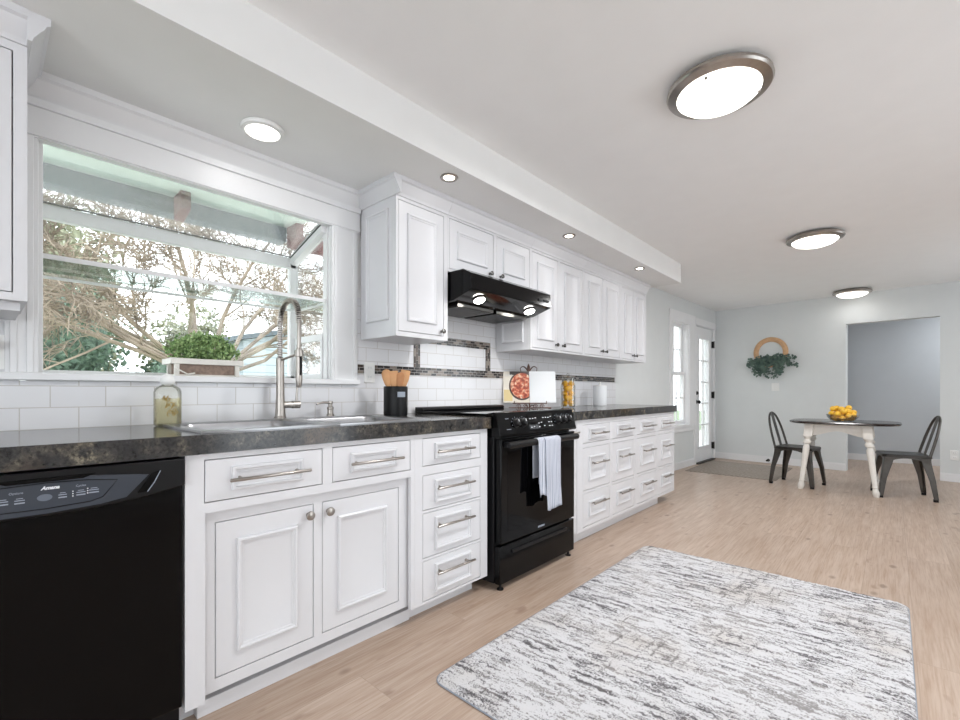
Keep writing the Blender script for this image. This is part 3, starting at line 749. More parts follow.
for y in (1.97,2.035,2.385,2.448,2.51):
    O = Vector(PF(y,.0)[0])
    k = fin(MB().tube([tuple(O+pn*a) for a in (0,.004,.005,.022,.025)], [.027,.027,.022,.019,.016], 24), 'knob', M['blackm'], t)
    fin(MB().rects(PF(y,0), -.002,.002, .004,.018, [(0,.024),(0,.0262)]), 'pointer', M['ink'], k)
    mk = MB()
    for a in range(-3,4):
        q = a*.62; mk.rects(PF(y+.034*math.sin(q), .034*math.cos(q)), -.0012,.0012, -.0025,.0025, [(0,-.001),(0,.0008)])
    fin(mk, 'dial_marks', M['inkgrey'], t)
for w, ys in ((.028,(1.89,1.90,1.91)),(-.03,(1.885,1.895,1.905,1.915))):
    for y in ys: fin(MB().rects(PF(y,w), -.004,.004, -.0015,.0015, [(0,-.001),(0,.0008)]), 'burner_mark', M['inkgrey'], t)
fin(MB().rects(PF(2.21,.004), -.125,.125, -.045,.04, [(0,-.001),(0,.001),(.002,.0015)]), 'display', M['blackg'], t)
rng = random.Random(4)
for w in (.022,-.008,-.03):
    for k in range(9):
        if rng.random() < .8: fin(MB().rects(PF(2.105+k*.026,w+rng.uniform(-.003,.003)), -.006,.006, -.002,.002, [(0,.001),(0,.0022)]), 'key_mark', M['ink'], t)
od = fin(MB().box(.658,Y0+.014,.244,.695,Y1-.006,.796), 'oven_door', M['black'], t, bev=.005)
fin(MB().box(.695,Y0+.07,.30,.6965,Y1-.06,.735), 'oven_window', M['ovenglass'], od)
hb = MB().tube([(.735,Y0+.03,.765),(.735,Y0+.05,.767),(.735,Y1-.05,.767),(.735,Y1-.03,.765)], [.012,.014,.014,.012], 14, sq=1.35)
for y in (Y0+.055, Y1-.055): hb.box(.694,y-.018,.752,.735,y+.018,.780)
fin(hb, 'handle', M['blackm'], od, bev=.002)
fin(MB().box(.695,2.17,.262,.6965,2.235,.272), 'badge', M['inkgrey'], od)
wd_ = fin(MB().box(.655,Y0+.008,.032,.690,Y1-.002,.232), 'warming_drawer', M['black'], t, bev=.004)
fin(MB().box(.69,Y0+.11,.178,.699,Y1-.10,.196), 'handle', M['blackm'], wd_, bev=.003)
for y in (Y0+.035,Y1-.045):
    fin(MB().lathe([(.018,0),(.018,.006),(.007,.008),(.007,.036)], (.672,y,0), 'Z', 14), 'foot', M['blackm'], t)
    fin(MB().lathe([(.018,0),(.018,.006),(.007,.008),(.007,.036)], (.10,y,0), 'Z', 14), 'foot', M['blackm'], t)

# towel over the oven handle
def cloth(y0, y1, zlo, zback, amp, seed, xo=0.0, ny=22):
    rg = random.Random(seed); ph = [rg.uniform(0,6) for _ in range(4)]
    prof = []
    for k in range(26): prof.append((.757+xo, zlo+(.767-zlo)*k/25, 1.0*(1-k/25)+.15))
    for k in range(1,8):
        a = PI*k/8; prof.append((.735+(.022+xo)*math.cos(a), .767+.022*math.sin(a), .12))
    for k in range(12): prof.append((.713, .767-(.767-zback)*k/11, .1))
    vs = []; fs = []
    for i, (x, z, w) in enumerate(prof):
        for j in range(ny+1):
            f = j/ny; y = y0+(y1-y0)*f
            d = w*amp*(math.sin(f*9+ph[0])+.6*math.sin(f*17+ph[1]+z*6)+.3*math.sin(z*30+ph[2]))
            yy = y+.006*math.sin(z*11+ph[3])*w
            zz = z+(w>.9)*.006*math.sin(f*6+ph[1])
            vs.append((x+d*(1 if x > .72 else -.0)+ (amp*1.6*w if x > .74 else 0), yy, zz))
    n = ny+1
    for i in range(len(prof)-1):
        for j in range(ny): fs.append((i*n+j, i*n+j+1, (i+1)*n+j+1, (i+1)*n+j))
    return MB().add(vs, fs)
t = thing('dish_towel', 'striped grey and white dish towel hung over the oven handle', 'towel', (.735,2.22,.38))
o = fin(cloth(2.150,2.312,.378,.52,.0045,3,.003), 'front_fold', M['towel'], t, ang=80); md = o.modifiers.new('thick','SOLIDIFY'); md.thickness = .003
o = fin(cloth(2.092,2.168,.465,.56,.004,8,-.002,12), 'side_fold', M['towel'], t, ang=80); md = o.modifiers.new('thick','SOLIDIFY'); md.thickness = .003

# ------------------------------------------------------------------ wall cabinets and hood
UX = .33
def upper(lb, y0, y1, z0, doors, knobs, a=.07, group=None):
    t = thing('wall_cabinet', lb, 'cabinet', (.17,(y0+y1)/2,z0))
    carcass(t, y0,y1, z0,2.075, [hole(r) for r in doors], UX, xb=.012)
    for r, kp in zip(doors, knobs):
        d = fin(slab(*r, UX, a), 'door', M['white'], t)
        if kp: knob(d, kp[0], kp[1], UX, r=.014)
    fin(MB().box(.012,y0,2.0752,UX-.003,y1,ZS-.0005), 'top_filler', M['white'], t)
    fin(crown(y0-.0, y1, UX, ZS-.085+.0, [(p*.8-.002,q) for p,q in CROWN]), 'crown_moulding', M['white'], t)
    return t
ZD0, ZD1 = 1.362, 2.035
t = upper('white single-door wall cabinet between garden window and range hood', 1.436,1.800, 1.345, [(1.452,1.768,ZD0,ZD1)], [(1.75,1.385)], .055)
mb = MB(); SP = ((0,1.436,0),(1,0,0),(0,0,1),(0,-1,0))
moulding(mb, .07,.27, 1.42,2.0, 0, SP); fin(mb, 'side_panel', M['white'], t)
fin(MB().prism([(1.436-(p*.8-.002),ZS-.085+q) for p,q in CROWN], 'X', .012, UX+.045), 'crown_return', M['white'], t)
fin(MB().box(.012,1.436,1.335,UX,1.80,1.345), 'light_rail', M['white'], t)
upper('short white two-door wall cabinet above the range hood', 1.801,2.604, 1.735, [(1.815,2.200,1.755,2.04),(2.236,2.590,1.755,2.04)], [(2.165,1.79),(2.27,1.79)], .06)
t = upper('white two-door wall cabinet just right of the range hood', 2.605,3.345, 1.345, [(2.622,2.955,ZD0,ZD1),(2.985,3.325,ZD0,ZD1)], [(2.925,1.40),(3.02,1.40)], .06)
mb = MB(); moulding(mb, .07,.27, 1.40,1.55, 0, ((0,2.605,0),(1,0,0),(0,0,1),(0,-1,0))); fin(mb, 'side_panel', M['white'], t)
upper('white two-door wall cabinet second from the far end', 3.346,4.03, 1.345, [(3.365,3.678,ZD0,ZD1),(3.688,4.012,ZD0,ZD1)], [(3.645,1.40),(3.72,1.40)], .06)
upper('white two-door wall cabinet at the far end of the row', 4.031,4.625, 1.345, [(4.058,4.318,ZD0,ZD1),(4.328,4.600,ZD0,ZD1)], [(4.29,1.40),(4.355,1.40)], .05)
t = upper('white wall cabinet at the left edge beside the garden window', -.52,.098, 1.31, [(-.49,.066,1.335,2.028)], [None], .07)
fin(MB().prism([(.098+(p*.8-.002),ZS-.085+q) for p,q in CROWN], 'X', .012, UX+.045), 'crown_return', M['white'], t)
fin(MB().box(.03,-.5,1.285,.29,.085,1.31), 'light_rail', M['white'], t)

t = thing('range_hood', 'black under-cabinet range hood with two lit bulbs', 'range hood', (.25,2.205,1.55))
Y0, Y1 = 1.812, 2.598
HP = [(.012,1.732),(.44,1.732),(.50,1.700),(.505,1.612),(.495,1.608),(.36,1.566),(.012,1.553)]
fin(MB().prism(HP, 'Y', Y0, Y1), 'hood_body', M['black'], t, bev=.003)
hn = Vector((.042,0,-.135)).normalized(); hu = Vector((0,1,0)); hw = Vector((.135,0,.042)).normalized()
HF = lambda y, x: ((x, y, 1.608-(.495-x)*.042/.135), tuple(hu), tuple(hw), tuple(-Vector(hu).cross(hw)))
for y in (1.955,2.45):
    O = Vector((.43,y,1.608-(.065)*.042/.135)); d = Vector((.297,0,-.955)).normalized()
    fin(MB().tube([tuple(O+d*a) for a in (-.002,.006,.010)], [.040,.040,.034], 22), 'lamp_ring', M['darknickel'], t)
    fin(MB().tube([tuple(O+d*a) for a in (.005,.014,.022,.026)], [.0335,.0335,.024,.002], 22), 'bulb', M['hoodlamp'], t)
    l = bpy.data.lights.new('hood_bulb', 'SPOT'); l.energy = 2.2; l.spot_size = 2.4; l.spot_blend = .6; l.shadow_soft_size = .03; l.color = (1,.97,.92)
    lo_ = bpy.data.objects.new('hood_bulb', l); COL.objects.link(lo_); lo_.location = O+d*.04
    lo_.rotation_euler = (0, -.2, 0)
for y0, y1 in ((Y0+.06,2.19),(2.22,Y1-.06)):
    mb = MB().box(.05,y0,1.545,.34,y1,1.562)
    for k in range(14): mb.box(.055,y0+.01+k*(y1-y0-.02)/14,1.542,.335,y0+.01+(k+.5)*(y1-y0-.02)/14,1.546)
    fin(mb, 'filter', M['darknickel'], t)
fin(MB().box(.503,2.45,1.64,.508,2.50,1.655).box(.503,2.515,1.64,.508,2.565,1.655), 'switches', M['blackm'], t)

# ------------------------------------------------------------------ lights on the ceiling and soffit
def lamp(loc, size, power, color=(.985,.99,1)):
    l = bpy.data.lights.new('disk_light', 'AREA'); l.shape = 'DISK'; l.size = size; l.energy = power; l.color = color
    o = bpy.data.objects.new('disk_light', l); COL.objects.link(o); o.location = loc
for (x, y), lb in zip(((1.675,2.06),(1.74,4.60),(1.835,7.40)),
        ('large round glass ceiling light above the patterned rug', 'middle round glass ceiling light with nickel rim', 'round glass ceiling light nearest the doorway, above the dining table')):
    t = thing('ceiling_light', lb, 'ceiling light', (x,y,CEIL), group='flush glass ceiling lights')
    fin(MB().lathe([(.12,CEIL-.0005),(.17,CEIL-.004),(.196,CEIL-.022),(.198,CEIL-.034),(.192,CEIL-.042),(.158,CEIL-.050),(.156,CEIL-.040)], (x,y,0), 'Z', 56, cap1=False), 'rim', M['nickel'], t)
    fin(MB().lathe([(.159,CEIL-.046),(.157,CEIL-.054),(.135,CEIL-.072),(.095,CEIL-.086),(.045,CEIL-.093),(.001,CEIL-.095)], (x,y,0), 'Z', 48), 'diffuser', M['lampglass'], t)
    for k in range(3):
        a = .5+k*2*PI/3; fin(MB().sphere((x+.152*math.cos(a), y+.152*math.sin(a), CEIL-.060), .007, 10, 6), 'clip', M['nickel'], t)
    lamp((x,y,CEIL-.11), .28, LAMP_W*(1.0 if y < 3 else .82 if y < 6 else .03))
t = thing('soffit_light', 'flat white disc light in the soffit over the sink', 'ceiling light', (.272,.795,ZS))
fin(MB().lathe([(.08,ZS-.0005),(.084,ZS-.006),(.080,ZS-.016),(.066,ZS-.020),(.065,ZS-.016)], (.272,.795,0), 'Z', 44, cap1=False), 'rim', M['plastic_white'], t)
fin(MB().lathe([(.0665,ZS-.017),(.060,ZS-.021),(.001,ZS-.023)], (.272,.795,0), 'Z', 40), 'diffuser', M['lampglass'], t)
lamp((.272,.795,ZS-.035), .12, SPOT_W)
for (x, y), lb in zip(((.537,1.612),(.534,2.778),(.555,3.927)),
        ('nickel spotlight in the soffit above the single-door cabinet', 'nickel spotlight in the soffit just right of the hood', 'nickel spotlight in the soffit above the far wall cabinets')):
    t = thing('recessed_spotlight', lb, 'spotlight', (x,y,ZS), group='small spotlights in the soffit')
    fin(MB().lathe([(.044,ZS-.0005),(.046,ZS-.004),(.042,ZS-.009),(.029,ZS-.006),(.027,ZS-.001)], (x,y,0), 'Z', 32, cap1=False), 'trim_ring', M['nickel'], t)
    fin(MB().lathe([(.027,ZS-.002),(.022,ZS-.008),(.001,ZS-.010)], (x,y,0), 'Z', 24), 'bulb', M['spotglass'], t)
    lamp((x,y,ZS-.02), .05, SPOT_W*.55)

lamp((3.3,8.5,CEIL-.03), .25, 14, (.96,.98,1))  # added out-of-view light without a fixture, brightens the hallway
# ------------------------------------------------------------------ things on the counter
# clear soap bottle
bx, by = .135, .493
t = thing('soap_bottle', 'clear bottle of pale yellow liquid soap with gold print', 'bottle', (bx,by,.914))
def rrs(z, h, r): return rr(bx, by, h*.75, h, r, z, 5)
fin(MB().loops([rrs(.9145,.038,.018), rrs(.918,.043,.02), rrs(1.045,.043,.02), rrs(1.06,.039,.022), rrs(1.069,.026,.019), rrs(1.074,.018,.0132), rrs(1.08,.018,.0132)]), 'bottle', M['soapglass'], t, ang=60)
fin(MB().loops([rrs(.917,.036,.018), rrs(.920,.0405,.019), rrs(1.02,.0405,.019)]), 'liquid', M['soap'], t, ang=60)
fin(MB().lathe([(.020,1.074),(.024,1.079),(.026,1.088),(.022,1.098),(.012,1.112),(.001,1.116)], (bx,by,0), 'Z', 20), 'cap', M['plastic_white'], t)
mb = MB()
for k, (y0, z0, w, h) in enumerate(((-.012,1.02,.02,.012),(.002,.995,.034,.014),(.008,.968,.030,.016))):
    P = [(bx+.0332, by+y0+w*(i/30-.5)+.005*math.sin(i*1.1+k), z0+h*math.sin(i*.75+k*2)*(.6+.4*math.cos(i*.31))) for i in range(31)]
    mb.tube(P, .0013, 5)
fin(mb, 'script_print', M['gold'], t)
# utensil crock
cx, cy = .20, 1.533
t = thing('utensil_crock', 'black cylindrical utensil crock beside the range', 'crock', (cx,cy,.914))
fin(MB().lathe([(.060,.9145),(.064,.917),(.065,.93),(.065,1.070),(.063,1.076),(.058,1.074),(.058,.935),(.001,.93)], (cx,cy,0), 'Z', 40), 'body', M['blackm'], t)
a0 = math.atan2(-cy, 2.209-cx)+.5
mb = MB(); A = [a0-.36+.72*i/8 for i in range(9)]
mb.loops([[(cx+r*math.cos(a), cy+r*math.sin(a), z) for a, r in [(q,.0652) for q in A]+[(q,.0662) for q in A[::-1]]] for z in (1.018,1.046)])
fin(mb, 'label_plate', M['inkgrey'], t)
M['wood2'] = mat('darker_beech', (186,128,82), .5, var=.2, scale=16)
def spoon(dx, dy, lean, rz, lb, kind, hgt):
    base = Vector((cx+dx*.5, cy+dy*.5, .937)); top = Vector((cx+dx*1.1+lean[0], cy+dy*1.1+lean[1], hgt))
    ax = (top-base).normalized(); t = thing('wooden_spoon' if kind != 'spatula' else 'wooden_spatula', lb, 'utensil', tuple(base))
    side = Vector((math.cos(rz), math.sin(rz), 0)); side = (side-ax*side.dot(ax)).normalized(); nr = ax.cross(side); L_ = (top-base).length
    prof = [(0,.0055,.0055),(.45,.006,.0055),(.56,.0075,.005),(.66,.018,.005),(.80,.025,.005),(.92,.026,.0045),(.98,.017 if kind != 'spatula' else .026,.004),(1.0,.006 if kind != 'spatula' else .024,.003)]
    rings = []
    for f, w, th in prof:
        c = base+ax*(L_*f); rings.append([tuple(c+side*w*math.cos(2*PI*k/14)+nr*th*math.sin(2*PI*k/14)) for k in range(14)])
    wm = M['wood2' if rz < .5 or lean[0] == .006 else 'wood']; fin(MB().loops(rings[:4]), 'handle', wm, t); fin(MB().loops(rings[3:]), 'bowl' if kind != 'spatula' else 'blade', wm, t)
vr = math.atan2(2.209-cx, cy)        # across the line of sight
spoon(-.026,-.026, (-.010,-.010), .75, 'wooden spoon leaning left in the black crock', 'spoon', 1.168)
spoon(-.004,-.008, (-.004,-.003), .75, 'wooden spatula standing upright in the black crock', 'spatula', 1.160)
spoon(.016,.010, (.006,.006), .75, 'wooden spoon second from right in the black crock', 'spoon', 1.152)
spoon(.030,.026, (.008,.008), .72, 'wooden spatula leaning right in the black crock', 'spatula', 1.164)
spoon(-.03,.034, (-.008,.012), .3, 'wooden spoon at the back of the black crock', 'spoon', 1.15)

# open cookbook on its wrought stand
bk = Vector((.19,2.79,.914)); th = math.atan2(.72,-.69)            # reading direction, along the page width
ang = math.atan2(.68,.73)
def local(name_, lb, cat): return thing(name_, lb, cat, tuple(bk), ang)
# local axes: x = left to right as seen, y = away from the viewer, z = up
tilt = .20
def pg(x, h, off=0.0, fold=0.0):     # a point on the leaning page plane
    return (x, .02+h*math.sin(tilt)-off*math.cos(tilt)+fold*abs(x), .048+h*math.cos(tilt)-off*math.sin(tilt)*-1)
t = local('cookbook', 'open cookbook with food photo page on bronze stand', 'book')
def page(x0, x1, h0, h1, o0, o1):
    v = [pg(x,h,o) for o in (o0,o1) for x,h in ((x0,h0),(x1,h0),(x1,h1),(x0,h1))]
    return MB().loops([v[:4], v[4:]])
pl = fin(page(-.20,-.001,0,.243,0,.014), 'left_page', M['cover'], t, world=False, bev=.001)
fin(page(.001,.20,0,.243,0,.014), 'right_page', M['card'], t, world=False, bev=.001)
fin(page(-.15,-.002,.215,.242,.0142,.0148), 'title_band', M['coverband'], pl, world=False)
disc = lambda cx_, ch, r, o0, o1, clip=-.002, n=40: MB().loops([[pg(min(clip, cx_+r*math.cos(2*PI*k/n)), min(.238, max(.012, ch+r*1.12*math.sin(2*PI*k/n))), o) for k in range(n)] for o in (o0,o1)])
fin(disc(-.058,.128,.098,.0148,.0156), 'pan_picture', M['pan'], pl, world=False)
fin(disc(-.056,.130,.088,.0156,.0162), 'food_picture', M['food'], pl, world=False)
fin(page(-.195,-.13,.012,.10,.0142,.0147), 'picture_board', M['mustard'], pl, world=False)
mb = MB()
for k in range(5): mb.add([pg(-.188+.012*k+dx,.212+dh,.0155) for dx,dh in ((0,-.008),(.003,-.008),(.004,.008),(.001,.008))], [(0,1,2,3)])
fin(mb, 'title_print', M['ink'], pl, world=False, smooth=False)
t = local('cookbook_stand', 'bronze scrollwork stand holding the open cookbook', 'book stand')
mb = MB().tube([(-.16,.0,.012),(.16,.0,.012)], .004, 8).tube([pg(0,-.034,-.012), pg(0,.27,-.012)], .005, 8)
for s in (-1,1):
    mb.tube([(s*.12,.012,.044),(s*.12,-.018,.044),(s*.12,-.026,.050),(s*.12,-.026,.064)], .0035, 8)
    mb.tube([(s*.14,.0,.012),(s*.145,-.01,.006),(s*.15,-.03,.005)], .0045, 8).tube([(0,.12,.005),(s*.02,.06,.03),(s*.03,.01,.03)], .004, 8)
    for q, r in ((.035,.018),(.085,.018)):
        mb.tube([(s*(q+r*(1-k/22)*math.cos(k*.5)), -.028, .024+r*(1-k/22)*math.sin(k*.5)) for k in range(20)], .0028, 6)
mb.tube([(-.13,.012,.046),(.13,.012,.046)], .004, 8)
fin(mb, 'frame', M['copper'], t, world=False)
mb = MB()
for s in (-1,1):
    C0 = [pg(s*(.002+.075*(k/12)), .245+.042*math.sin(k/12*2.9), -.010) for k in range(11)]+[pg(s*.060, .240, -.010)]
    mb.tube(C0, [.006-.0003*k for k in range(12)], 8)
mb.tube([pg(0,.25,-.012),pg(0,.275,-.012),pg(0,.290,-.012),pg(0,.312,-.012)], [.006,.013,.010,.001], 10)
fin(mb, 'finial', M['copper'], t, world=False)

# lemon jar
jx, jy = .2, 3.315
t = thing('glass_jar', 'tall clear glass jar filled with lemons', 'jar', (jx,jy,.914))
JZ = lambda P: [(a, .914+(b-.914)*1.28) for a, b in P]
fin(MB().lathe(JZ([(.054,.9145),(.059,.918),(.060,.925),(.060,1.055),(.054,1.075),(.050,1.09),(.052,1.103),(.049,1.103),(.047,1.09),(.051,1.074),(.057,1.054),(.057,.926),(.052,.921),(.001,.921)]), (jx,jy,0), 'Z', 36), 'jar', M['jar'], t)
fin(MB().lathe(JZ([(.052,1.104),(.053,1.108),(.047,1.116),(.012,1.12),(.010,1.126),(.015,1.134),(.001,1.14)]), (jx,jy,0), 'Z', 28), 'lid', M['jar'], t)
def lemon_mb():
    prof = [(.001,-.037),(.006,-.035),(.009,-.031),(.019,-.024),(.025,-.012),(.0265,0),(.025,.012),(.019,.023),(.009,.030),(.006,.035),(.001,.037)]
    return MB().lathe(prof, (0,0,0), 'Z', 18)
rng = random.Random(12)
first = None
k = 0
names = [('bottom front','lowest lemon at the front of the glass jar'),]
for L_ in range(5):
    for s in range(2):
        a = L_*PI/2+.7+s*PI
        p = (jx+.0265*math.cos(a), jy+.0265*math.sin(a), .951+L_*.0405)
        lb = ['bottom-layer lemon in the tall glass jar','second-layer lemon in the tall glass jar','middle-layer lemon in the tall glass jar','fourth-layer lemon in the tall glass jar','top-layer lemon in the tall glass jar'][L_]
        if first is None:
            first = fin(lemon_mb(), 'lemon', M['lemon'], base=False); o = first
        else:
            o = first.copy(); COL.objects.link(o)
        o.location = p; o.rotation_euler = (PI/2+rng.uniform(-.25,.25), rng.uniform(-.3,.3), a+PI/2+PI/2); o.scale = (1.0,1.0,1.0)
        tag(o, lb, 'lemon', 'lemons in the glass jar')
# white canister
kx, ky = .15, 3.974
t = thing('canister', 'plain white canister at the far end of counter', 'canister', (kx,ky,.914))
fin(MB().lathe([(.058,.9145),(.062,.918),(.062,1.098),(.060,1.102)], (kx,ky,0), 'Z', 36), 'body', M['card'], t)
fin(MB().lathe([(.060,1.1022),(.060,1.108),(.012,1.112),(.008,1.125),(.012,1.136),(.008,1.142),(.001,1.143)], (kx,ky,0), 'Z', 28), 'lid', M['plastic_white'], t)

# wall plates
def outlet(fr, u, w, lb, nm='wall_outlet', wdt=.07, h=.115, kind='outlet', n=0.0):
    t = thing(nm, lb, kind, at(fr,u,w-h/2,n))
    fin(MB().plate(fr, u-wdt/2,u+wdt/2, w-h/2,w+h/2, n+.0005,n+.006, []), 'cover_plate', M['plastic_white'], t, bev=.002)
    if kind == 'outlet':
        for s in (-.026,.026):
            q = fin(MB().plate(fr, u-.017,u+.017, w+s-.014,w+s+.014, n+.006,n+.0085, []), 'socket', M['plastic_white'], t, bev=.002)
            mb = MB().plate(fr, u-.008,u-.006, w+s-.004,w+s+.007, n+.0084,n+.0089, []).plate(fr, u+.006,u+.008, w+s-.004,w+s+.007, n+.0084,n+.0089, [])
            fin(mb, 'slots', M['inkgrey'], q)
    else:
        for s in ((-.02,.02) if wdt > .09 else (0,)):
            fin(MB().plate(fr, u+s-.015,u+s+.015, w-.032,w+.032, n+.006,n+.010, []), 'rocker', M['plastic_white'], t, bev=.002)
outlet(WX, 1.492,1.155, 'white wall outlet between garden window and mosaic strip', n=.0085)
outlet(FW, .826,1.118, 'white double switch plate below the wreath', 'light_switch', .098,.112, 'switch')
outlet(FW, 2.63,.31, 'white wall outlet right of the open doorway')
outlet(WX, .03,1.178, 'white wall outlet at the left edge below the corner cabinet', n=.0085)
t = thing('plug', 'dark red plug in the outlet at left edge', 'plug', (.02,.03,1.19))
fin(MB().box(.0175,.018,1.185,.045,.046,1.215), 'body', M['brownred'], t, bev=.004); fin(MB().tube([(.04,.03,1.186),(.045,.02,1.14),(.03,-.05,1.10)], .003, 8), 'cord', M['brownred'], t)
mb = MB().tube([at(FW,.74,.045,.014),at(FW,.74,.045,.02),at(FW,.74,.045,.021),at(FW,.74,.045,.07)], [.02,.02,.009,.009], 12).tube([at(FW,.74,.045,.07),at(FW,.74,.045,.085)], .014, 12)
tag(fin(mb, 'door_stop', M['iron']), 'small black door stop on the far baseboard', 'door stop')

# planter on the window seat
px, py = -.19, .715
t = thing('planter', 'white wooden planter box with bushy green plant on the window seat', 'planter', (px,py,ZB))
mb = MB().box(px-.06,py-.135,ZB+.0005,px+.06,py+.135,ZB+.012)
mb.box(px-.075,py-.15,ZB+.058,px-.06,py+.15,ZB+.083).box(px+.06,py-.15,ZB+.058,px+.075,py+.15,ZB+.083).box(px-.06,py-.15,ZB+.058,px+.06,py-.135,ZB+.083).box(px-.06,py+.135,ZB+.058,px+.06,py+.15,ZB+.083)
for sx in (-1,1):
    for sy in (-1,1): mb.box(px+sx*.05,py+sy*.115,ZB+.0005,px+sx*.064,py+sy*.134,ZB+.06)
fin(mb, 'box_frame', M['oldwhite'], t, bev=.002)
fin(MB().box(px-.05,py-.118,ZB+.012,px+.054,py+.118,ZB+.066), 'wicker_lining', M['wicker'], t)
fin(MB().tube([(px+.06,py-.13,ZB+.045),(px+.08,py-.12,ZB+.03),(px+.085,py-.09,ZB+.012),(px+.08,py-.06,ZB+.018)], .003, 6), 'handle', M['oldwhite'], t)
def leaves(mb, rg, n, sampler, size, elong=1.6, up=.3):
    for _ in range(n):
        c = Vector(sampler()); d = Vector((rg.gauss(0,1), rg.gauss(0,1), rg.gauss(up,1))).normalized()
        s = d.orthogonal().normalized(); s = Matrix.Rotation(rg.uniform(0,6.28), 3, d) @ s; nn = d.cross(s)
        l = size*rg.uniform(.6,1.3); w = l/elong/2
        mb.add([tuple(c), tuple(c+d*l*.5+s*w+nn*w*.3), tuple(c+d*l), tuple(c+d*l*.5-s*w+nn*w*.3)], [(0,1,2,3)])
rng = random.Random(7)
def samp():
    a = rng.uniform(0,2*PI); u = rng.random()**.5; zz = rng.random()**.8
    wdt = 1.0-.35*abs(zz-.45)
    j_ = 1+.22*rng.random()**3
    return (px+.08*u*math.cos(a)*wdt*j_, py+(.15*u*math.sin(a))*wdt*j_, ZB+.075+.115*j_*zz*(1-.35*(u*math.sin(a))**2))
mb = MB(); leaves(mb, rng, 2300, samp, .019)
tag_ = fin(mb, 'foliage', M['leaf'], t, smooth=False, merge=False); tag_['kind'] = 'stuff'
mb = MB()
for k in range(26):
    p = samp(); mb.tube([(px+rng.uniform(-.03,.03),py+rng.uniform(-.1,.1),ZB+.06), ((px+p[0])/2,(py+p[1])/2+.0,ZB+.11), p], .0014, 5)
fin(mb, 'stems', M['leaf'], t)

# wreath
t = thing('wreath', 'half-round wooden hoop wreath with eucalyptus leaves on grey wall', 'wreath', at(FW,.767,1.33))
mb = MB(); n = 48
rings = []
for k in range(n):
    a = 2*PI*k/n; r0, r1 = .155, .222
    rings.append([at(FW, .767+r*math.cos(a), 1.625+r*math.sin(a), h) for r, h in ((r0,.004),(r1,.004),(r1+.0,.018),(r1-.012,.026),(r0+.012,.026),(r0,.018))])
mb.loops(rings, closed=True); fin(mb, 'hoop', M['ringwood'], t)
rng = random.Random(21); mb = MB(); st = MB()
for k in range(44):
    s = -1 if k % 2 else 1; a0 = rng.uniform(-.55,.6); L_ = rng.uniform(.14,.33)*(1-.25*abs(a0)); O = Vector((.767+rng.uniform(-.10,.10), 1.505+rng.uniform(-.05,.05), .03))
    P = []
    for i in range(7):
        f = i/6; P.append((O.x+s*L_*f*math.cos(a0-.9*f*f), O.y+L_*f*math.sin(a0)-.10*f*f, .03+.03*math.sin(f*2)+rng.uniform(0,.01)))
    st.tube([at(FW,*p) for p in P], .0016, 5)
    for i, p in enumerate(P):
        for q in range(3):
            c = Vector(at(FW, p[0]+rng.uniform(-.03,.03), p[1]+rng.uniform(-.034,.034), p[2]+rng.uniform(.0,.03)))
            d = Vector(FW[3])*rng.uniform(.5,1)+Vector(FW[1])*rng.uniform(-.7,.7)+Vector((0,0,rng.uniform(-.7,.7))); d.normalize()
            s1 = d.orthogonal().normalized(); s2 = d.cross(s1); r = rng.uniform(.012,.021)
            mb.add([tuple(c+d*.002)]+[tuple(c+(s1*math.cos(2*PI*j/8)+s2*math.sin(2*PI*j/8))*r) for j in range(8)], [(0,1+j,1+(j+1)%8) for j in range(8)])
fin(st, 'stems', M['euca'], t); w_ = fin(mb, 'leaves', M['euca'], t, merge=False); w_['kind'] = 'stuff'

# ------------------------------------------------------------------ rugs
def rug_mb(x0, x1, y0, y1, h, rc, nx, ny, amp, seed):
    rg = random.Random(seed); vs = []; fs = []
    mb = MB()
    cx_, cy_, hx, hy = (x0+x1)/2, (y0+y1)/2, (x1-x0)/2, (y1-y0)/2
    for i in range(nx+1):
        for j in range(ny+1):
            x = x0+(x1-x0)*i/nx; y = y0+(y1-y0)*j/ny
            dx, dy = abs(x-cx_)-(hx-rc), abs(y-cy_)-(hy-rc)
            if dx > 0 and dy > 0:
                d = math.hypot(dx,dy)
                m_ = max(dx,dy)
                if d > 0: x = cx_+math.copysign(hx-rc+dx*m_/d, x-cx_); y = cy_+math.copysign(hy-rc+dy*m_/d, y-cy_)
            e = min(i, nx-i, j, ny-j)
            vs.append((x,y, h*(.45 if e == 0 else .9 if e == 1 else 1)+(rg.uniform(-amp,amp) if e else 0)))
    n = ny+1
    for i in range(nx):
        for j in range(ny): fs.append((i*n+j, (i+1)*n+j, (i+1)*n+j+1, i*n+j+1))
    edge = [i*n for i in range(nx+1)]+[nx*n+j for j in range(1,n)]+[i*n+ny for i in range(nx-1,-1,-1)]+[j for j in range(ny-1,0,-1)]
    b0 = len(vs); vs += [(vs[e][0],vs[e][1],.0005) for e in edge]; m_ = len(edge)
    for k in range(m_): fs.append((edge[k], b0+k, b0+(k+1)%m_, edge[(k+1)%m_]))
    fs.append(tuple(b0+k for k in range(m_)))
    return mb.add(vs, fs), [vs[e][:2] for e in edge]
t = thing('area_rug', 'large white and grey distressed rug on the oak floor', 'rug', (1.615,2.095,0))
mb, edge = rug_mb(.972,2.268,1.105,3.045,.013,.05,130,200,.0022,5)
fin(mb, 'pile', M['rug'], t, ang=180)
fin(MB().tube([(x,y,.0035) for x,y in edge]+[(edge[0][0],edge[0][1],.0035)], .003, 5), 'binding', M['inkgrey'], t)
mb, edge = rug_mb(.175,1.20,6.28,7.52,.008,.015,24,28,.0008,6)
tag(fin(mb, 'door_mat', M['jute'], ang=180), 'grey woven jute mat by the glazed door', 'mat')

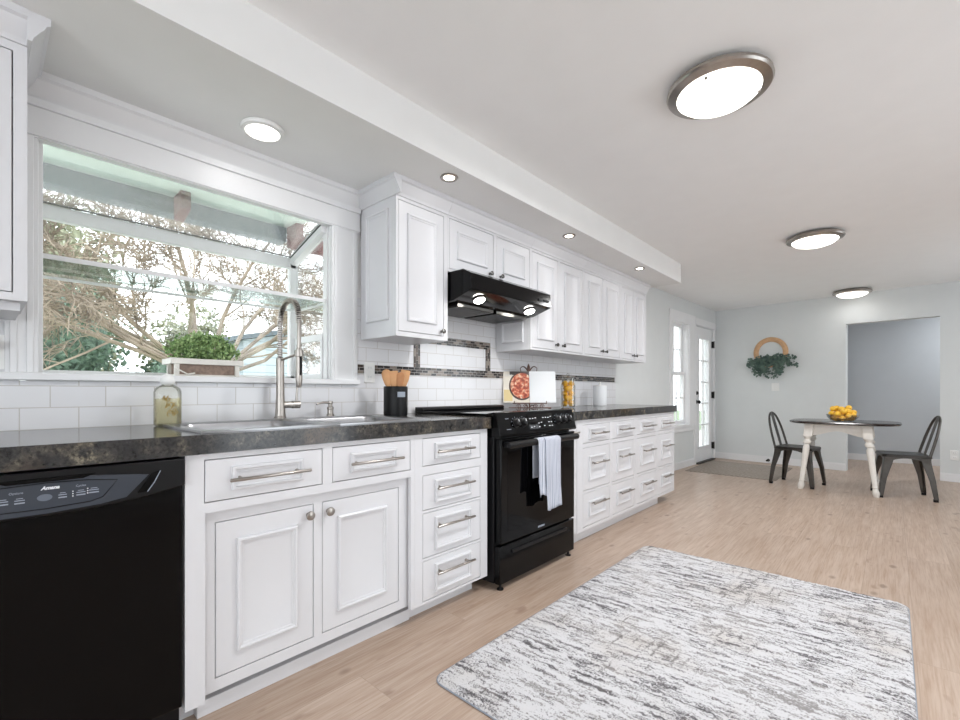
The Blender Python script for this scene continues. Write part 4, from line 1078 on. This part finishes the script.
# ------------------------------------------------------------------ dining set
TX, TY, TZ = 1.80, 6.24, .735
t = thing('dining_table', 'round dining table with dark top and worn white turned legs', 'table', (TX,TY,0))
fin(MB().loops([rr(TX+.02,TY,.465-k,.335-k,.22,TZ+h,14) for k, h in ((.035,-.030),(.012,-.026),(0,-.014),(.005,-.003),(.016,0))]), 'table_top', M['tabletop'], t)
def scallop(w, n=24):
    P = [(-w,TZ-.031),(w,TZ-.031)]
    for k in range(n+1):
        f = 1-2*k/n; P.append((w*f, TZ-.135+.035*math.cos(f*PI*1.0)*.5+.035*.5*(1 if abs(f) < .0 else 1)*(1-abs(f))-.0))
    return P
lx, ly = .235, .21
ap = MB()
for s in (-1,1):
    ap.prism([(TX-.015+a,b) for a,b in scallop(lx-.03)], 'Y', TY+s*(ly+.012), TY+s*(ly-.012))
    ap.prism([(TY+a,b) for a,b in scallop(ly-.03)], 'X', TX-.015+s*(lx+.012), TX-.015+s*(lx-.012))
fin(ap, 'apron', M['oldwhite'], t)
LP = [(.0,.019),(.02,.027),(.05,.030),(.075,.022),(.085,.020),(.095,.026),(.11,.021),(.30,.027),(.42,.031),(.46,.029),(.475,.022),(.485,.022),(.495,.035),(.515,.037),(.53,.026),(.54,.025),(.55,.034),(.575,.040)]
for sx in (-1,1):
    for sy in (-1,1):
        rings = []
        for z, r in LP:
            f = 1-z/.70; c = (TX-.015+sx*(lx+.075*f), TY+sy*(ly+.055*f))
            rings.append([(c[0]+r*math.cos(2*PI*k/18), c[1]+r*math.sin(2*PI*k/18), z) for k in range(18)])
        mb = MB().loops(rings); f = 1-.60/.7
        c0 = (TX-.015+sx*(lx+.075*.18), TY+sy*(ly+.055*.18)); c1 = (TX-.015+sx*lx, TY+sy*ly)
        mb.loops([rr(c0[0],c0[1],.040,.040,.006,.572,2), rr(c1[0],c1[1],.040,.040,.006,TZ-.031,2)])
        fin(mb, 'leg', M['oldwhite'], t)

def chair(loc, rz, lb):
    """faces local +x"""
    t = thing('dining_chair', lb, 'chair', loc, rz, 'metal dining chairs')
    K = .97; SZ = .445*K
    sq = lambda h, r, z, cx=0.0: rr(cx, 0, h, h*.97, r, z, 5)
    mb = MB().loops([sq(.180,.05,SZ-.03), sq(.186,.05,SZ-.028), sq(.184,.05,SZ-.004), sq(.176,.045,SZ), sq(.150,.04,SZ-.003), sq(.10,.03,SZ-.008), sq(.02,.01,SZ-.009)])
    fin(mb, 'seat', M['gunseat'], t, world=False, ang=50)
    mb = MB()
    for s in (-1,1):      # arched aprons below the seat
        P = [(-.165,SZ-.03),(.165,SZ-.03)]+[(.165*(1-2*k/14), SZ-.035-.055*abs(1-2*k/14)**2.2) for k in range(15)]
        mb.prism(P, 'Y', s*.172, s*.166); mb.prism([(a,b) for a,b in P], 'X', s*.172, s*.166)
    fin(mb, 'apron', M['gun'], t, world=False)
    for sx in (-1,1):
        for sy in (-1,1):
            rings = []
            for z, f, w in ((SZ-.032,0,.060),(SZ-.09,.13,.052),(.20,.62,.030),(.02,1.0,.017)):
                cx_, cy_ = sx*(.150+.048*f), sy*(.146+.030*f)
                a = w*.9; ox, oy = sx, sy     # an outward-folded angle section
                rings.append([(cx_+ox*.02, cy_+oy*.02, z),(cx_+ox*.02, cy_-oy*a, z),(cx_+ox*.014, cy_-oy*a, z),(cx_+ox*.006, cy_+oy*.006, z),(cx_-ox*a, cy_+oy*.014, z),(cx_-ox*a, cy_+oy*.02, z)])
            lg = fin(MB().loops(rings), 'leg', M['gun'], t, world=False, bev=.003)
            fin(MB().loops([rr(sx*.200,sy*.177,.017,.017,.006,z,2) for z in (0,.024)]), 'foot', M['blackm'], lg, world=False)
    H = .84*K
    hoop = []
    for k in range(33):
        a = PI*k/32; f = math.sin(a)**.55 if 0 < k < 32 else 0
        yy = .168*math.cos(a)*(1.0 if abs(math.cos(a)) > .999 else min(1, 1.0)); 
        z = SZ-.01+(H-SZ)*f; lean = (z-SZ)/(H-SZ)
        hoop.append((-.165-.10*lean+.10*(math.cos(a)>0)*(1-lean)*0, yy*(1-.12*lean), z))
    fin(MB().tube(hoop, .0115, 10), 'back_hoop', M['gun'], t, world=False)
    mb = MB()
    zz = [SZ-.005, SZ+.12, SZ+.25, H-.02]
    mb.loops([[(-.165-.10*(z-SZ)/(H-SZ)+d, w*(1+.25*(z-SZ)/(H-SZ)), z) for w, d in ((-.030,-.002),(.030,-.002),(.030,.003),(-.030,.003))] for z in zz])
    fin(mb, 'splat', M['gun'], t, world=False, bev=.001)
    return t
c1 = chair((1.412,6.245,0), -.2, 'gunmetal chair left of the dining table, facing right')
c2 = dup(c1, (2.287,6.235,0), PI+.2, 'gunmetal chair in front of the doorway, right of the dining table')

# bowl of lemons on the table
bx, by = 1.83, 6.01
t = thing('fruit_bowl', 'round glass bowl heaped with lemons on the dining table', 'bowl', (bx,by,TZ))
fin(MB().lathe([(.055,TZ+.0005),(.07,TZ+.004),(.105,TZ+.022),(.128,TZ+.05),(.138,TZ+.078),(.135,TZ+.079),(.124,TZ+.052),(.101,TZ+.026),(.067,TZ+.009),(.001,TZ+.007)], (bx,by,0), 'Z', 40), 'bowl', M['bowl'], t)
# let the lemons settle into the bowl
rg = random.Random(2); LR = .0305
pile = [Vector((rg.uniform(-.07,.07), rg.uniform(-.07,.07), .05+.006*k)) for k in range(25)]
for it in range(500):
    for a in pile: a.z -= .0008; a.x *= .9992; a.y *= .9992
    for rep in range(3):
        for i_ in range(len(pile)):
            for j_ in range(i_):
                d = pile[i_]-pile[j_]; L_ = d.length
                if 1e-6 < L_ < 2*LR:
                    d *= (2*LR-L_)/L_*.5; pile[i_] += d; pile[j_] -= d
        for a in pile:
            a.z = max(a.z, .010+LR)
            rad = math.hypot(a.x, a.y); lim = max(.02, .066+.058*min(1,max(0,(a.z-.012)/.08))**.6-LR*.75) if a.z < .085 else max(.03, .094-.35*max(0,a.z-.09))
            if rad > lim: a.x *= lim/rad; a.y *= lim/rad
bl = None
for p in pile:
    if bl is None: bl = fin(lemon_mb(), 'lemon', M['lemonbowl'], base=False); o = bl
    else: o = bl.copy(); COL.objects.link(o)
    o.location = (bx+p[0], by+p[1], TZ+p[2]); o.rotation_euler = (PI/2+rng.uniform(-.5,.5), rng.uniform(-.5,.5), rng.uniform(0,6.28)); o.scale = (1.04,1.04,.9)
    tag(o, 'yellow lemon heaped in the glass bowl on the dining table', 'lemon', 'lemons in the table bowl')

# ------------------------------------------------------------------ outside the windows
struct('ground_bounce', MB().box(4.4,-12,-.1,14,14,-.05).box(-3,-14,-.1,4.4,-2.7,-.05), M['card'], 'unseen pale ground added to bounce daylight up to the ceiling', 'ground')  # added reflector surface, throws sky light up through the unseen openings
struct('ground_bounce', MB().box(-3.4,-6,-.52,-.14,30,-.46), M['oldwhite'], 'pale ground strip added to bounce daylight onto the eave', 'ground')  # added pale surface, lifts the shaded underside of the eave
struct('ground_outside', MB().box(-40,-14,-.75,-.14,40,-.5), M['lawn'], 'green lawn outside the windows', 'ground')
# the house eave over the garden window
struct('eave', MB().box(-1.08,-2,2.20,-.12,1.50,2.24).box(-.70,-2,2.185,-.66,1.50,2.20), M['eave'], 'mint painted eave boards above the garden window', 'eave')
tag(fin(MB().box(-1.06,-2,2.10,-.95,1.46,2.199), 'gutter', M['gutter']), 'grey blue gutter along the eave outside the window', 'gutter', kind='structure')
for y, lb in ((.78,'brown rafter tail over the middle of the garden window'),(1.46,'brown rafter tail at the right end of the gutter')):
    tag(fin(MB().prism([(-.94,2.06),(-.80,2.10),(-.80,2.199),(-.945,2.199)], 'Y', y, y+.05), 'rafter_tail', M['bracket']), lb, 'rafter', kind='structure')
tag(fin(MB().box(-1.02,1.52,2.08,-.94,3.4,2.17), 'rafter_beam', M['bracket']), 'brown beam past the end of the gutter', 'beam', kind='structure')

rng = random.Random(3)
def branch(mb, p, d, L_, r, depth, spread=.55):
    pts = [p]; n = 5; q = Vector(p); dd = Vector(d).normalized(); rs = [r]
    for i in range(n):
        dd = (dd+Vector((rng.gauss(0,.16),rng.gauss(0,.16),rng.gauss(.0,.13)))).normalized()
        q = q+dd*(L_/n); pts.append(tuple(q)); rs.append(r*(1-.5*(i+1)/n))
        if depth > 0 and i >= (1 if depth > 1 else 0):
            for _ in range(2 if depth < 4 else 1):
                if rng.random() < .85:
                    s = dd.orthogonal().normalized(); s = Matrix.Rotation(rng.uniform(0,6.28), 3, dd) @ s
                    branch(mb, tuple(q), dd+s*rng.uniform(.5,1.2)*spread*1.8, L_*rng.uniform(.38,.66), max(.0065, rs[-1]*.55), depth-1, spread)
    mb.tube(pts, rs, 6 if r > .02 else 3)
def tree(x, y, h0, limbs, r, depth, lb, seed):
    rng.seed(seed)
    t = thing('bare_tree', lb, 'tree', (x,y,-.5))
    mb = MB().tube([(x,y,-.5),(x+.05,y,-.1),(x,y+.04,h0*.5),(x,y,h0)], [r*1.5,r*1.1,r,r*.95], 12)
    fin(mb, 'trunk', M['bark'], t)
    for d, L_ in limbs:
        m2 = MB(); branch(m2, (x,y,h0-.05), d, L_, r*.27, depth)
        fin(m2, 'limb', M['bark'], t)
tree(-5.0,2.18,1.30, [((.3,-.9,.9),2.2),((.0,.35,1.1),2.2),((.5,.95,.75),2.2),((-.2,-.5,1.3),2.4),((.3,1.2,.35),2.0),((.4,-1.3,.35),2.2),((.7,-.4,.6),2.0),((.5,.3,.5),1.9),((.2,-1.2,1.1),2.6),((.1,1.0,1.2),2.4),((.5,1.3,.12),2.0),((.6,-1.3,.10),2.2),((.8,.5,.2),1.8),((.7,-.8,.25),2.0)], .13, 4, 'bare pale-barked tree in the garden behind the sink window', 5)
tree(-13.2,9.2,1.7, [((.3,-.9,.9),2.4),((.0,.35,1.1),2.4),((.5,.95,.75),2.2),((.2,-1.3,.4),2.4),((.3,.2,1.3),2.4),((.2,-.7,1.2),2.6)], .12, 4, 'second bare tree standing behind the white sided outbuilding', 11)

def bush(lb, cx_, cy_, z0, rx, ry, h, n, size, m, seed, nm='evergreen_bush', cat='bush', trunk=True):
    rg = random.Random(seed); t = thing(nm, lb, cat, (cx_,cy_,-.5))
    lobes = [(rg.uniform(-.6,.6)*rx, rg.uniform(-.6,.6)*ry, rg.uniform(.2,.8)*h, rg.uniform(.35,.6)) for _ in range(14)]
    def sm():
        l = rg.choice(lobes); d = Vector((rg.gauss(0,1),rg.gauss(0,1),rg.gauss(0,1))).normalized(); k = l[3]*rg.uniform(.74,1.12)
        return (cx_+l[0]+d.x*rx*k, cy_+l[1]+d.y*ry*k, max(-.45, z0+l[2]+d.z*h*.5*k))
    hb = MB()
    for l in lobes: hb.sphere((cx_+l[0], cy_+l[1], max(-.3, z0+l[2])), 1.0, 12, 8, (rx*l[3]*.8, ry*l[3]*.78, h*.5*l[3]*.78))
    if cat != 'tree': q = fin(hb, 'inner_growth', M[m+'_dark'], t); q['kind'] = 'stuff'
    mb = MB(); leaves(mb, rg, n, sm, size, 1.7)
    f = fin(mb, 'foliage', M[m], t, smooth=False, merge=False); f['kind'] = 'stuff'
    if trunk: fin(MB().tube([(cx_,cy_,-.5),(cx_+.03,cy_,z0+h*.3),(cx_,cy_+.03,z0+h*.6)], [.09,.06,.02], 8), 'trunk', M['bark'], t)
bush('dense evergreen bush at the left of the sink window view', -7.4,.25,-.5, 1.3,1.4,3.0, 24000,.10, 'hedge', 31)
bush('rounded evergreen bush behind the bare tree trunk', -8.3,2.50,-.5, 1.1,.85,2.2, 15000,.10, 'hedge', 32)
bush('tall olive tree at the left beyond the evergreen bush', -11.5,.4,.3, 1.9,2.1,5.2, 15000,.15, 'hedge2', 33, 'olive_tree', 'tree')
bush('rounded olive tree directly behind the bare tree trunk', -12.9,4.3,-.2, 1.1,1.4,3.6, 15000,.12, 'hedge2', 38, 'olive_tree', 'tree')
bush('loose olive tree rising behind the neighbour gable', -14.0,11.8,.8, 1.8,2.6,4.6, 7000,.16, 'hedge2', 34, 'olive_tree', 'tree')
bush('green hedge outside the tall dining window', -4.2,11.2,-.5, 1.2,2.2,2.2, 5000,.14, 'hedge', 35, 'hedge', 'hedge', False)
# neighbour buildings
t = thing('neighbour_shed', 'white sided outbuilding beyond the garden right of the planter', 'building', (-7.5,6.3,-.5))
fin(MB().prism([(3.60,-.5),(9,-.5),(9,2.15),(6.3,2.68),(3.60,2.10)], 'X', -11, -7.5), 'wall', M['siding'], t)
fin(MB().prism([(3.40,2.07),(6.3,2.69),(9.2,2.12),(9.2,2.20),(6.3,2.79),(3.40,2.16)], 'X', -11.2, -7.35), 'roof', M['gutter'], t)
fin(MB().box(-7.5,4.55,1.55,-7.46,5.0,2.0), 'window', M['gutter'], t)
t = thing('neighbour_house', 'beige gabled house beyond the bare tree', 'building', (-14,6.4,-.5))
fin(MB().prism([(4.6,-.5),(7.5,-.5),(7.5,2.2),(6.05,2.85),(4.6,2.2)], 'X', -18, -15.2), 'wall', M['siding2'], t)
fin(MB().prism([(4.2,2.10),(4.2,2.2),(6.05,3.02),(7.9,2.2),(7.9,2.10),(6.05,2.86)], 'X', -18.1, -14.9), 'roof', M['roof'], t)
t = thing('neighbour_house', 'pale siding house outside the glazed dining door', 'building', (-6,16,-.5))
fin(MB().box(-9,14,-.5,-6,20,2.0), 'wall', M['siding'], t)
fin(MB().prism([(13.7,2.0),(20.3,2.0),(17,3.0)], 'X', -9.2, -5.8), 'roof', M['roof'], t)
